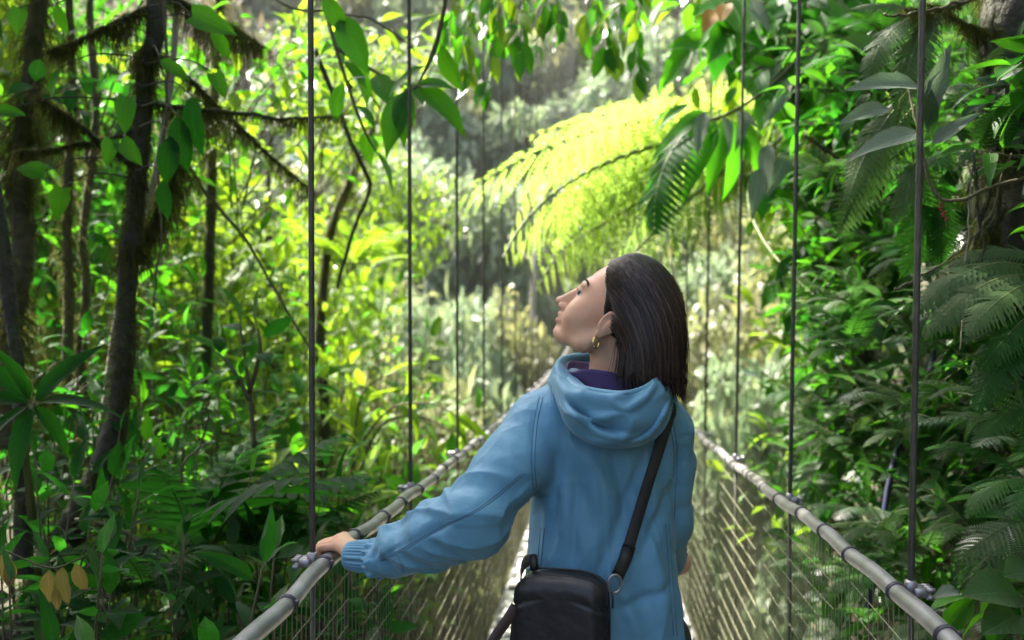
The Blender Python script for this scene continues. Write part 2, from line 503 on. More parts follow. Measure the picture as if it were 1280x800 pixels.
HANG0 = {-1: 1.905, 1: 1.79}
def main_z(y): return 3.35 + .345 * max(y, 0) + .05
for side in (-1, 1):
    ys = np.concatenate([np.arange(BR0, 9, .045), np.arange(9, BR1 + .01, .3)])
    rail = obj("handrail", MB().tube(rail_pt(side, ys), .0155, 14).mesh("handrail", M['steel']), bridge)
    # dark bands round the pipe
    ty, k = HANG0[side] - 3 * .262 * 1.0, 0
    tie_me = None
    while ty < 11:
        p = rail_pt(side, ty); q = rail_pt(side, ty + .01)
        d = q - p
        if tie_me is None:
            mb = MB()
            a = np.linspace(0, 2 * math.pi, 17)
            for off in (-.004, .0035):
                mb.tube(np.stack([.0165 * np.cos(a), np.full(17, off), .0165 * np.sin(a)], -1), .0022, 5, caps=False)
            mb.box((.0175, 0, .004), (.004, .0055, .005), bev=.001)
            tie_me = mb.mesh("tie_band", M['tie'])
        o = obj("tie_band", tie_me, rail, mw=mat_from(p, d))
        ty += .262 + .03 * math.sin(k * 2.3 + side); k += 1
    # net: close upright wires, wider lengthwise strands
    mb = MB()
    yy = np.concatenate([np.arange(BR0, 10, .032), np.arange(10, BR1, .08)])
    for k, y in enumerate(yy):
        b = .004 * math.sin(k * 1.7)
        top = rail_pt(side, y) - np.array((0, 0, .012))
        bot = np.array((side * .505, y + b * 2, float(deck_z(y)) + .01))
        mid = (top + bot) / 2 + np.array((side * (.012 + .01 * math.sin(y * 2.1)), b + .006 * math.sin(y * 5), 0))
        mb.tube(np.array([top, (top + mid) / 2 + np.array((side * .004, 0, 0)), mid, (bot + mid) / 2 + np.array((side * .004, 0, 0)), bot]), .0010, 3, caps=False)
    for k in range(-3, 17):
        ys2 = np.concatenate([np.arange(BR0, 9, .15), np.arange(9, BR1, .6)])
        # strands slope down gently towards the start of the bridge and hang a little slack
        fr = (k * .065 + .045 * ((ys2 / 1.05) % 1.0) + .01 * np.sin(ys2 * 1.3 + k)) / 1.0
        ok = (fr > .02) & (fr < .97)
        top = rail_pt(side, ys2); zz = deck_z(ys2)
        P = np.stack([side * (.507 + .018 * fr + .012 * np.sin(np.pi * np.clip(fr, 0, 1))), ys2, zz + fr * 1.0], -1)
        run = []
        for idx in range(len(ys2)):
            if ok[idx] and (not run or fr[idx] >= fr[run[-1]] - .02):
                run.append(idx)
            else:
                if len(run) > 1: mb.tube(P[run], .0014, 4, caps=False)
                run = [idx] if ok[idx] else []
        if len(run) > 1: mb.tube(P[run], .0014, 4, caps=False)
    obj("side_netting", mb.mesh("side_netting", M['net']), bridge, kind="stuff")
    # hangers
    lean = .035 if side > 0 else .006
    y = HANG0[side] - 2.1
    n = 0
    while y < BR1 - 1:
        b = rail_pt(side, y); b[0] += side * .024
        zt = main_z(y)
        tp = np.array((b[0] + side * lean * (zt - b[2]) * .5, y + .004 * n, zt))
        if y < 4.5:
            m = int((zt - b[2]) / .012)
            P = b + (tp - b) * np.linspace(0, 1, m)[:, None]
            g = tube_geo(P, .0052, 18, twist=.26, lobes=6, lobe_amp=.16)
        else:
            P = b + (tp - b) * np.linspace(0, 1, 8)[:, None]
            g = tube_geo(P, .0056, 6)
        hg = obj("hanger_cable", MB().add(*g).mesh("hanger_cable", M['rope']), bridge)
        # lower tail to the deck
        bt = np.array((side * .545, y, float(deck_z(y)) - .05))
        obj("lower_hanger", MB().tube(np.array([b - (0, 0, .005), (b + bt) / 2, bt]), .0058, 8).mesh("lower_hanger", M['rope']), hg)
        if y < 14:
            mb = MB()
            for kz in (-.016, .002, .02):
                mb.box((side * .016, kz, 0.004), (.014, .0062, .010), bev=.003)
                mb.tube(np.array([(side * .03, kz, .010), (side * .046, kz, .010)]), .0055, 6)
                mb.tube(np.array([(side * .03, kz, -.006), (side * .044, kz, -.006)]), .0055, 6)
            mb.box((0, 0, .012), (.012, .012, .016), bev=.004)
            mb.V = [v * .8 + b for v in mb.V]
            obj("cable_clamp", mb.mesh("cable_clamp", M['clamp']), hg)
        y += 1.05; n += 1
    ym = np.linspace(-3, BR1, 40)
    P = np.stack([side * (HW + .024 + lean * .5 * np.array([main_z(t) - 1 for t in ym])), ym, np.array([main_z(t) for t in ym])], -1)
    obj("main_cable", MB().tube(P, .016, 10).mesh("main_cable", M['rope']), bridge)
    ys3 = np.linspace(BR0, BR1, 60)
    obj("deck_edge_bar", MB().tube(np.stack([np.full(60, side * .52), ys3, deck_z(ys3) - .045], -1), .014, 8).mesh("deck_edge_bar", M['steel']), bridge)

plank_me = MB().box((0, 0, 0), (.497, .126, .02), bev=.006).mesh("plank", M['plank'], smooth=False)
y = BR0 + .13
while y < BR1:
    z = float(deck_z(y)); z2 = float(deck_z(y + .02))
    o = obj("plank", plank_me, bridge, mw=mat_from((random.uniform(-.004, .004), y, z - .02 + random.uniform(-.002, .002)), (random.uniform(-.006, .006), .02, z2 - z)))
    y += .266
# ------------------------------------------------------------------ signed-distance modelling
def surface_nets(f, org, h):
    """f (nx,ny,nz) distances -> verts, quads"""
    ins = f < 0
    nx, ny, nz = f.shape
    c = [ins[i:nx - 1 + i, j:ny - 1 + j, k:nz - 1 + k] for i in (0, 1) for j in (0, 1) for k in (0, 1)]
    s = np.zeros(c[0].shape, np.int8)
    for x in c: s += x
    act = (s > 0) & (s < 8)
    I = np.argwhere(act)
    idx = -np.ones(act.shape, np.int64)
    idx[act] = np.arange(len(I))
    acc = np.zeros((len(I), 3)); cnt = np.zeros(len(I))
    offs = [(i, j, k) for i in (0, 1) for j in (0, 1) for k in (0, 1)]
    val = {o: f[I[:, 0] + o[0], I[:, 1] + o[1], I[:, 2] + o[2]] for o in offs}
    for o in offs:
        for ax in range(3):
            if o[ax] == 0:
                q = list(o); q[ax] = 1; q = tuple(q)
                a, b = val[o], val[q]
                m = (a < 0) != (b < 0)
                t = np.where(m, a / np.where(m, a - b, 1), 0)
                p = np.array(o, float)[None] + t[:, None] * (np.arange(3) == ax)
                acc[m] += p[m]; cnt[m] += 1
    V = (I + acc / cnt[:, None]) * h + np.asarray(org)
    quads = []
    for ax in range(3):
        sl0 = [slice(1, -1)] * 3; sl1 = [slice(1, -1)] * 3
        sl0[ax] = slice(0, f.shape[ax] - 1); sl1[ax] = slice(1, f.shape[ax])
        a, b = ins[tuple(sl0)], ins[tuple(sl1)]
        E = np.argwhere(a != b)
        st = a[a != b]
        off = np.array([1, 1, 1]); off[ax] = 0
        E = E + off
        u, v = [(1, 2), (2, 0), (0, 1)][ax]
        du = np.zeros(3, int); du[u] = 1
        dv = np.zeros(3, int); dv[v] = 1
        g = lambda e: idx[e[:, 0], e[:, 1], e[:, 2]]
        Q = np.stack([g(E - du - dv), g(E - dv), g(E), g(E - du)], -1)
        Q[~st] = Q[~st][:, ::-1]
        quads.append(Q)
    return V, np.concatenate(quads)

class Grid:
    def __init__(s, lo, hi, h):
        s.lo = np.asarray(lo, float); s.h = h
        n = np.ceil((np.asarray(hi) - s.lo) / h).astype(int) + 1
        ax = [(s.lo[i] + h * np.arange(n[i])).astype(np.float32) for i in range(3)]
        s.x, s.y, s.z = ax[0][:, None, None], ax[1][None, :, None], ax[2][None, None, :]
        s.f = np.full(n, 10., np.float32)
    def cone(s, a, b, r0, r1):
        a = np.asarray(a, float); b = np.asarray(b, float); ba = b - a
        L = ba.dot(ba) + 1e-12
        px, py, pz = s.x - a[0], s.y - a[1], s.z - a[2]
        t = np.clip((px * ba[0] + py * ba[1] + pz * ba[2]) / L, 0, 1)
        d = np.sqrt((px - ba[0] * t) ** 2 + (py - ba[1] * t) ** 2 + (pz - ba[2] * t) ** 2)
        return d - (r0 + (r1 - r0) * t)
    def ell(s, c, r, A=None):
        px, py, pz = s.x - c[0], s.y - c[1], s.z - c[2]
        if A is not None:       # rows of A = local axes
            qx = px * A[0][0] + py * A[0][1] + pz * A[0][2]
            qy = px * A[1][0] + py * A[1][1] + pz * A[1][2]
            qz = px * A[2][0] + py * A[2][1] + pz * A[2][2]
        else:
            qx, qy, qz = px, py, pz
        k = np.sqrt((qx / r[0]) ** 2 + (qy / r[1]) ** 2 + (qz / r[2]) ** 2)
        k2 = np.sqrt((qx / r[0] ** 2) ** 2 + (qy / r[1] ** 2) ** 2 + (qz / r[2] ** 2) ** 2)
        return k * (k - 1) / (k2 + 1e-9)
    def add(s, d, k=.01):
        if k <= 0: s.f = np.minimum(s.f, d)
        else:
            h = np.clip(.5 + .5 * (d - s.f) / k, 0, 1)
            s.f = d + (s.f - d) * h - k * h * (1 - h)
        return s
    def sub(s, d, k=.005):
        h = np.clip(.5 - .5 * (s.f + d) / k, 0, 1)
        s.f = s.f + (-d - s.f) * h + k * h * (1 - h)
        return s
    def mesh(s): return surface_nets(s.f, s.lo, s.h)

def vert_normals(V, Q):
    a, b, c, d = (V[Q[:, i]] for i in range(4))
    n = np.cross(c - a, d - b)
    N = np.zeros_like(V)
    for i in range(4): np.add.at(N, Q[:, i], n)
    return N / (np.linalg.norm(N, axis=1, keepdims=True) + 1e-12)

def relax(V, Q, it=2, w=.5):
    n = len(V)
    for _ in range(it):
        A = np.zeros_like(V); C = np.zeros(n)
        for i in range(4):
            np.add.at(A, Q[:, i], V[Q[:, (i + 1) % 4]] + V[Q[:, (i + 3) % 4]]); np.add.at(C, Q[:, i], 2)
        V = V * (1 - w) + w * A / np.maximum(C, 1)[:, None]
    return V

# ------------------------------------------------------------------ the woman
# local frame of the figure: r = to the right of the view, f = away along it, u = up
PO = at(760, 400, 1.85); PO[2] = 0
def L2W(p):
    p = np.asarray(p, float)
    return PO + p[..., :1] * CR + p[..., 1:2] * CF0 + p[..., 2:3] * np.array((0, 0, 1.))
def W2L(p):
    q = np.asarray(p, float) - PO
    return np.stack([q @ CR, q @ CF0, q[..., 2]], -1)
def pl(px, py, d): return W2L(at(px, py, d))

woman = thing("person", "woman in a blue hooded jacket looking up, hand on the handrail, black bag behind her", "person", L2W(np.array((0, .06, 0))))
def part(name, V, F, mat, parent=woman, **k):
    me = mesh_np(name, L2W(V), F, mat, **k)
    return obj(name, me, parent)

# joints -------------------------------------------------------------
SL, SR = pl(676, 522, 1.88), pl(832, 530, 1.92)           # shoulders
EL, WL = pl(588, 652, 1.76), pl(441, 694, 1.90)           # left elbow, wrist
ER, WR = pl(836, 648, 1.94), pl(815, 715, 2.11)           # right elbow, wrist
GR = W2L(rail_pt(-1, 1.965))                              # grip point on the handrail
NB = pl(768, 486, 1.90)                                   # base of neck

# head frame ----------------------------------------------------------
hy, hp = math.radians(20), math.radians(31)
fh = np.array((-math.cos(hy), math.sin(hy), 0.0))
HF = fh * math.cos(hp) + np.array((0, 0, math.sin(hp)))
HLt = np.cross((0, 0, 1.), fh)
HU = np.cross(HF, HLt)
HS = 0.96
HO = pl(755, 402, 1.81) - HLt * .070 * HS
HB = np.stack([HF, HLt, HU])           # rows
def hp_(x, y, z): return HO + HS * (x * HF + y * HLt + z * HU)

def build_head():
    g = Grid(HO - .165, HO + .145, .0021)
    q = lambda *a: hp_(*a)
    E = lambda c, r, A=HB: g.ell(q(*c), [x * HS for x in r], A)
    C = lambda a, b, r0, r1: g.cone(q(*a), q(*b), r0 * HS, r1 * HS)
    g.add(E((-.007, 0, .043), (.086, .073, .081)), 0)
    g.add(E((.026, 0, .012), (.058, .063, .072)), .02)
    g.add(E((.041, 0, -.033), (.047, .048, .050)), .02)            # lower face
    for s in (-1, 1):
        g.add(C((-.004, .057 * s, -.035), (.018, .050 * s, -.060), .012, .014), .022)
        g.add(C((.018, .050 * s, -.060), (.070, .014 * s, -.0755), .014, .013), .020)
        g.add(E((.052, .040 * s, -.022), (.026, .021, .026)), .034)  # cheek
        g.add(E((.0715, .027 * s, .037), (.012, .022, .0085)), .016)  # brow
    g.add(E((.0795, 0, -.0745), (.016, .018, .013)), .013)          # chin
    g.add(C((.0805, 0, .036), (.095, 0, .005), .0085, .008), .014)   # nose bridge
    g.add(C((.095, 0, .005), (.1135, 0, -.0205), .0078, .0082), .006)
    g.add(E((.1130, 0, -.0218), (.0092, .0092, .0080)), .005)
    g.add(E((.093, 0, -.012), (.017, .0105, .020)), .006)
    for s in (-1, 1):
        g.add(E((.0995, .0118 * s, -.0265), (.0105, .0065, .0075)), .004)
        g.sub(E((.1035, .0065 * s, -.0325), (.0045, .0028, .003)), .003)
    g.add(E((.0865, 0, -.046), (.0145, .022, .019)), .010)           # muzzle
    g.add(E((.0960, 0, -.0425), (.0085, .017, .0052)), .005)         # upper lip
    g.add(E((.0938, 0, -.0545), (.0085, .0155, .0056)), .005)        # lower lip
    g.sub(E((.104, 0, -.0485), (.010, .017, .0017)), .0025)         # parted
    for s in (-1, 1):
        g.sub(E((.0905, .033 * s, .018), (.014, .017, .0105)), .008)
        g.add(E((.0680, .032 * s, .017), (.0146, .0160, .0135)), .004)    # lid volume
        g.sub(E((.080, .037 * s, .0165), (.0130, .0135, .0062)), .002)    # opening
        # ear
        A = HB
        tilt = math.radians(-14)
        ex = HF * math.cos(tilt) - HU * math.sin(tilt); ez = HF * math.sin(tilt) + HU * math.cos(tilt)
        ey = (HLt * s) * math.cos(.35) - HF * math.sin(.35); ex = np.cross(ey, ez); ex /= np.linalg.norm(ex)
        EA = np.stack([ex, ey, ez])
        ec = (-.012, .073 * s, .004)
        g.add(E(ec, (.0185, .0075, .0275), EA), .006)
        g.sub(E((-.008, .0815 * s, .006), (.0118, .0058, .0185), EA), .003)
        g.add(E((-.013, .0775 * s, .002), (.0055, .004, .012), EA), .004)
        g.add(E((.001, .0765 * s, -.004), (.0042, .004, .0065), EA), .004)     # tragus
        g.add(E((-.006, .0745 * s, -.024), (.0088, .0048, .0088), EA), .006)   # lobe
    # neck
    g.add(g.cone(q(-.028, 0, -.035), NB + np.array((.0, .0, .0)), .046, .052), .02)
    V, Q = g.mesh()
    ok = None
    lv = (V - HO) @ HB.T / HS
    lip = np.exp(-((lv[:, 2] + .0485) / .0098) ** 4) * np.exp(-((lv[:, 1]) / .0205) ** 4) * (lv[:, 0] > .085)
    return V, Q, lip

def build_hand(grip, wrist, axis, side, curl=True, back=None):
    """hand closed over a bar along `axis` at `grip`; side=+1: little finger towards -axis"""
    lo = np.minimum(grip, wrist) - .12; hi = np.maximum(grip, wrist) + .12
    g = Grid(lo, hi, .0021)
    up = np.array((0, 0, 1.))
    h = grip - wrist; h[2] = 0; h /= np.linalg.norm(h)
    ax = np.array(axis, float); ax /= np.linalg.norm(ax)
    x = np.cross(up, ax); x /= np.linalg.norm(x)
    if x.dot(h) < 0: x = -x                           # across the bar, away from the wrist
    up = np.cross(x, ax) if np.cross(x, ax)[2] > 0 else -np.cross(x, ax)
    P = lambda a, b, c: grip + x * a + ax * b + up * c
    mc = []
    for i, (b, l, r) in enumerate([(.030, 1.0, .0088), (.010, 1.08, .0092), (-.0095, 1.0, .0088), (-.0275, .84, .0076)]):
        K = P(-.012 - .004 * abs(i - 1), b, .031 - .003 * (i == 3))
        p1 = P(.024 * l, b * .96, .021)
        p2 = P(.030 * l, b * .93, -.006)
        p3 = P(.013, b * .92, -.0255)
        f = g.cone(K, p1, r * 1.12, r)
        f = np.minimum(f, g.cone(p1, p2, r, r * .92))
        f = np.minimum(f, g.cone(p2, p3, r * .92, r * .78))
        g.add(f, .003)
        mc.append((K, r))
    wr = wrist.copy()
    for (K, r), w in zip(mc, (.018, .006, -.006, -.016)):
        g.add(g.cone(wr + ax * w * .8 + (0, 0, .003), K, .0135, r * 1.28), .010)
        g.add(g.ell(K + (0, 0, .004), (r * .9, r * .9, r * .8)), .004)
    # thumb along the near side of the bar, closing from below
    t0 = P(-.040, .030, .016); t1 = P(-.030, .052, .000); t2 = P(-.008, .060, -.018)
    g.add(np.minimum(g.cone(wr + ax * .014, t0, .015, .0125), np.minimum(g.cone(t0, t1, .012, .0102), g.cone(t1, t2, .0102, .0082))), .007)
    bk = wr - h * .06 + (0, 0, .004) if back is None else wr + back * .05
    g.add(g.cone(wr, bk, .0195, .0195), .012)
    return g.mesh()

def build_relaxed_hand(wrist, d):
    g = Grid(wrist - .14, wrist + .14, .003)
    x, y, z = frame(d, (0, 1, .2))
    P = lambda a, b, c: wrist + x * a + y * b + z * c
    for a, l, r in [(-.028, .062, .0085), (-.009, .072, .009), (.010, .066, .0086), (.028, .052, .0075)]:
        K = P(a, .082, 0)
        p1 = P(a * 1.05, .082 + l * .45, -.010); p2 = P(a, .082 + l * .75, -.026); p3 = P(a * .95, .082 + l * .85, -.044)
        g.add(np.minimum(np.minimum(g.cone(K, p1, r * 1.1, r), g.cone(p1, p2, r, r * .92)), g.cone(p2, p3, r * .92, r * .8)), .003)
        g.add(g.cone(P(a * .5, 0, 0), K, .017, r * 1.3), .01)
    g.add(np.minimum(g.cone(P(-.015, .02, -.006), P(-.045, .055, -.02), .015, .012), g.cone(P(-.045, .055, -.02), P(-.045, .09, -.036), .011, .0085)), .008)
    g.add(g.cone(P(0, -.07, 0), P(0, 0, 0), .027, .024), .01)
    return g.mesh()

def join(parts):
    V = []; Q = []; n = 0
    for v, q in parts:
        V.append(v); Q.append(q + n); n += len(v)
    return np.concatenate(V), np.concatenate(Q)

HVx, HQx, LIPx = build_head()
HLv, HLq = build_hand(GR.copy(), WL + np.array((0.004, 0, .002)), CF0 @ np.stack([CR, CF0, (0, 0, 1)]).T if False else W2L(rail_pt(-1, 2.2)) - W2L(rail_pt(-1, 1.9)), 1, back=(pl(500, 688, 1.84) - WL) / np.linalg.norm(pl(500, 688, 1.84) - WL))
HRv, HRq = build_relaxed_hand(WR, np.array((-.55, .45, -.35)))

# hidden body under the clothes: torso, arms, legs in one surface
gb = Grid((-.42, -.22, .0), (.24, .36, 1.42), .011)
CT = pl(757, 560, 1.905)
def B(dx, dy, z): return np.array((CT[0] + dx, CT[1] + dy, z))
gb.add(gb.ell(B(0, 0, 1.20), (.125, .08, .19)), 0)
gb.add(gb.ell(B(0, 0, .93), (.115, .08, .16)), .05)
gb.add(gb.cone(NB, B(.01, 0, 1.25), .054, .07), .03)
for S_, E_, W_ in ((SL, EL, WL), (SR, ER, WR)):
    gb.add(gb.cone(B(0, 0, 1.27), S_ - (0, 0, .02), .055, .034), .03)
    gb.add(gb.cone(S_ - (0, 0, .02), E_, .036, .031), .02)
    gb.add(gb.cone(E_, W_, .029, .017), .01)
for sx, fy in ((-.085, -.02), (.085, .05)):
    hip, knee, ank = B(sx * .95, 0, .86), B(sx, fy * .6 + .02, .47), B(sx, fy, .085)
    gb.add(gb.cone(hip, knee, .082, .055), .03)
    gb.add(gb.cone(knee, ank, .052, .036), .01)
    gb.add(gb.cone(ank - (0, 0, .03), ank + np.array((0, .13, -.05)), .032, .028), .02)
Bv, Bq = gb.mesh()
Vb, Qb = join([(HVx, HQx), (HLv, HLq), (HRv, HRq), (Bv, Bq)])
lipA = np.zeros(len(Vb)); lipA[:len(HVx)] = LIPx
body = part("body", Vb, Qb, M['skin'], vattr={"lip": lipA})

# trousers + shoes
gt = Grid((-.25, -.2, .06), (.25, .36, 1.0), .010)
gt.add(gt.ell(B(0, 0, .90), (.135, .10, .12)), 0)
for sx, fy in ((-.085, -.02), (.085, .05)):
    hip, knee, ank = B(sx * .95, 0, .86), B(sx, fy * .6 + .02, .47), B(sx, fy, .11)
    gt.add(gt.cone(hip, knee, .084, .070), .03)
    gt.add(gt.cone(knee, ank, .070, .058), .02)
Vt, Qt = gt.mesh()
Nt = vert_normals(Vt, Qt)
Vt = Vt + Nt * (.006 * fbm(Vt * (14, 14, 22), 3, 3))[:, None]
trousers = part("trousers", Vt, Qt, M['trouser'])
for sx, fy in ((-.085, -.02), (.085, .05)):
    gs = Grid(B(sx - .08, fy - .12, -.01), B(sx + .08, fy + .24, .16), .006)
    a = B(sx, fy, .0)
    gs.add(gs.ell(a + (0, .06, .045), (.046, .135, .045)), 0)
    gs.add(gs.ell(a + (0, .0, .085), (.042, .055, .055)), .03)
    gs.f = np.maximum(gs.f, .004 - (gs.z + 0 * gs.f))
    v, q = gs.mesh()
    so = part("shoe", v, q, M['shoe'])
    # sole
    aa = np.linspace(0, 2 * math.pi, 28, endpoint=False)
    ring = np.stack([.048 * np.cos(aa), .137 * np.sin(aa) + .06, 0 * aa], -1)
    V2 = np.concatenate([a + ring + (0, 0, .001), a + ring + (0, 0, .020)])
    k = np.arange(28); k2 = (k + 1) % 28
    part("sole", np.vstack([V2, [a + (0, .06, .001)], [a + (0, .06, .020)]]),
         [np.stack([k, k2, k2 + 28, k + 28], -1), np.concatenate([np.stack([k2, k, np.full(28, 56)], -1), np.stack([k + 28, k2 + 28, np.full(28, 57)], -1)])], M['bag_trim'], so)

# eyes, brows, lashes ---------------------------------------------------
def uvsphere(c, r, n=16, m=10):
    th = np.linspace(0, math.pi, m); ph = np.linspace(0, 2 * math.pi, n, endpoint=False)
    V = c + r * np.stack([np.sin(th)[:, None] * np.cos(ph), np.sin(th)[:, None] * np.sin(ph), np.cos(th)[:, None] + 0 * ph], -1).reshape(-1, 3)
    i, j = np.meshgrid(np.arange(m - 1), np.arange(n), indexing='ij')
    Q = np.stack([i * n + j, (i + 1) * n + j, (i + 1) * n + (j + 1) % n, i * n + (j + 1) % n], -1).reshape(-1, 4)
    return V, Q
for s in (-1, 1):
    e = part("eye", *uvsphere(hp_(.0690, .032 * s, .017), .0126 * HS), M['eye'], body)
    part("iris", *uvsphere(hp_(.0758, .0355 * s, .0185), .0072 * HS), M['iris'], e)
hbvh = BVHTree.FromPolygons([tuple(v) for v in HVx], [tuple(int(i) for i in q) for q in HQx])
def skin_pt(p, lift=.0006):
    co, no, _, _ = hbvh.find_nearest(Vector(p))
    return np.array(co) + np.array(no) * lift
def ribbon_geo(P, w, nrm):
    """P (m,k,3) strands, w (m,k), nrm (m,k,3) facing -> verts, quads"""
    m, k, _ = P.shape
    T = np.gradient(P, axis=1)
    S = np.cross(T, nrm); S /= np.linalg.norm(S, axis=2, keepdims=True) + 1e-9
    V = np.stack([P - S * w[..., None] / 2, P + S * w[..., None] / 2], 2).reshape(-1, 3)
    b = (np.arange(m)[:, None] * k + np.arange(k - 1)[None]).reshape(-1) * 2
    return V, np.stack([b, b + 1, b + 3, b + 2], -1)
for s in (-1, 1):
    n = 240
    t = RNG.random(n)
    x = .0865 - .020 * t ** 1.6; y = s * (.013 + .034 * t); z = .038 + .006 * np.sin(t * 2.4) + RNG.normal(0, .0011, n)
    root = np.stack([x, y, z], -1)
    dr = np.stack([-.003 - .002 * t, s * .008 * np.ones(n), .003 - .004 * t], -1)
    P = root[:, None] + dr[:, None] * np.linspace(0, 1, 4)[None, :, None] + np.array((.0015, 0, 0))
    PW = HO + HS * P @ HB
    PW = np.array([[skin_pt(q, .0005 + .0004 * j) for j, q in enumerate(r)] for r in PW])
    V, Q = ribbon_geo(PW, np.linspace(.0011, .0004, 4)[None].repeat(n, 0), np.broadcast_to(HF * .6 + HLt * s * .9, PW.shape))
    part("eyebrow", V, Q, M['hair'], body, fattr={"rnd": np.full(len(Q), .2)})
    n = 34
    t = np.linspace(0, 1, n)
    root = np.stack([.0832 - .011 * t ** 2, s * (.022 + .0265 * t), .0220 - .0035 * (2 * t - 1) ** 2], -1)
    k = np.linspace(0, 1, 5)[None, :, None]
    P = root[:, None] + np.stack([.009 - .003 * t, s * (.001 + .005 * t), 0 * t], -1)[:, None] * k + np.array((0, 0, .006)) * k ** 2 + np.array((0, 0, -.001)) * k
    PW = HO + HS * P @ HB
    V, Q = ribbon_geo(PW, np.linspace(.0014, .0004, 5)[None].repeat(n, 0), np.broadcast_to(HU, PW.shape))
    part("eyelash", V, Q, M['hair'], body, fattr={"rnd": np.full(len(Q), .1)})
part("teeth", *uvsphere(hp_(.0838, 0, -.0485), .0112, 14, 10), M['eye'], body)

# earring: two small gold hoops
a = np.linspace(0, 2 * math.pi, 25)
er = None
for k, (rr, off) in enumerate(((.0095, 0), (.0085, .004))):
    c = hp_(-.004, .0785, -.034) + np.array((0, -.001, -.008)) + np.array((.001, 0, 0)) * k
    P = c + np.stack([np.cos(a) * rr * .62, np.cos(a) * rr * .5 - .002 * k, np.sin(a) * rr * 1.15], -1)
    V, F = tube_geo(P, .0011, 6, caps=False)
    er = part("earring", V, F, M['gold'], body)

# ------------------------------------------------------------------ hair
SKc, SKr = hp_(-.006, 0, .044), np.array((.087, .077, .086)) * HS
def sk_val(p, grow=0.0):
    q = (p - SKc) @ HB.T
    return np.sqrt((((q / (SKr + grow)) ** 2)).sum(-1))
def sk_push(p, grow):
    q = (p - SKc) @ HB.T
    k = np.sqrt(((q / (SKr + grow[:, None])) ** 2).sum(-1))
    ins = k < 1
    q = np.where(ins[:, None], q / np.maximum(k, .05)[:, None], q)
    return SKc + q @ HB, ins

XR = pl(850, 440, 1.86)[0]
def hair_strands(n, seed, zend_px, clump=0.0):
    rg = np.random.default_rng(seed)
    # roots on the scalp
    v = rg.normal(size=(n * 4, 3)); v /= np.linalg.norm(v, axis=1, keepdims=True)
    x, y, z = v.T
    front = (x - .60 * np.clip(z, 0, 1) + .05 * np.abs(y)) < .40
    ok = front & (z > -.50 - .25 * (x < -.3)) & ~((x > -.02) & (z < -.16 + .8 * np.clip(x, 0, 1)))
    v = v[ok][:n]
    n = len(v)
    lay = rg.random(n) ** .7 * .014 * (.25 + .75 * sstep(.55, -.1, v[:, 0] - .6 * np.clip(v[:, 2], 0, 1) + .2)) + .001
    root = SKc + (v * (SKr + lay[:, None])) @ HB
    K = 30
    P = np.zeros((n, K, 3)); P[:, 0] = root
    side = np.sign(v[:, 1] + .12)
    dirv = (HU * .15 - HF * .45)[None] + HLt[None] * (side * .8)[:, None]
    dirv = dirv / np.linalg.norm(dirv, axis=1, keepdims=True)
    length = rg.uniform(.93, 1.03, n)
    zend = pl(0, zend_px, 1.83)[2] + rg.normal(0, .009, n) - .012 * rg.random(n) ** 4 + .010 * (P[:, 0, 0] < HO[0] + .02)
    step = .0125
    g = np.array((0, 0, -1.))
    wind = rg.normal(0, .028, (n, 3)); wind[:, 2] = 0
    for k in range(1, K):
        t = k / K
        back = (-HF * 1.0)[None] * max(0, .75 - t * 2.6)
        want = g[None] * (0.55 + .9 * t) + back + wind * (1 + .8 * t) + np.array((-.10, .03, 0))[None] * sstep(.25, .6, t)
        dirv = dirv * .45 + want * .55
        dirv /= np.linalg.norm(dirv, axis=1, keepdims=True)
        p = P[:, k - 1] + dirv * step
        p, hit = sk_push(p, lay)
        lim = XR + wind[:, 1] * .22 - .012
        p[:, 0] = np.where(p[:, 0] > lim, lim + .35 * np.tanh((p[:, 0] - lim) / .02) * .02, p[:, 0])
        # keep clear of the ear and the neck
        ec = hp_(-.012, .075, .004)
        d = p - P[:, k - 1]
        dirv = np.where(hit[:, None], d / (np.linalg.norm(d, axis=1, keepdims=True) + 1e-9), dirv)
        stop = P[:, k - 1, 2] <= zend
        p = np.where(stop[:, None], P[:, k - 1] + dirv * .0004, p)
        P[:, k] = p
    # strands gather into locks towards the ends
    lock = np.floor(np.stack([P[:, 12, 0], P[:, 12, 1], 0 * P[:, 12, 0]], -1) / .011).astype(int)
    key = lock[:, 0] * 1000 + lock[:, 1]
    uq, inv = np.unique(key, return_inverse=True)
    mean = np.zeros((len(uq), K, 3)); cnt = np.bincount(inv).astype(float)
    np.add.at(mean, inv, P)
    mean /= cnt[:, None, None]
    off = rg.normal(0, .0055, (len(uq), 3)); off[:, 2] = rg.normal(0, .010, len(uq))
    tw = (np.linspace(0, 1, K) ** 2)[None, :, None]
    P = P + (mean[inv] - P) * tw * rg.uniform(.1, .75, (n, 1, 1)) + off[inv][:, None] * tw
    # a few flyaways
    fl = rg.random(n) < .045
    P[fl] += (rg.normal(0, .014, (fl.sum(), 1, 3)) * np.linspace(0, 1, K)[None, :, None] ** 1.5)
    return P, rg
P, rg = hair_strands(14000, 3, 468)
nrm = P - (SKc + np.array((.02, 0.03, 0)))[None, None]
nrm /= np.linalg.norm(nrm, axis=2, keepdims=True)
wd = np.linspace(.0013, .0004, P.shape[1])[None] * rg.uniform(.7, 1.3, (len(P), 1))
V, Q = ribbon_geo(P, wd, nrm)
rr = np.repeat(rg.random(len(P)), P.shape[1] - 1)
hair = part("hair", V, Q, M['hair'], fattr={"rnd": rr})
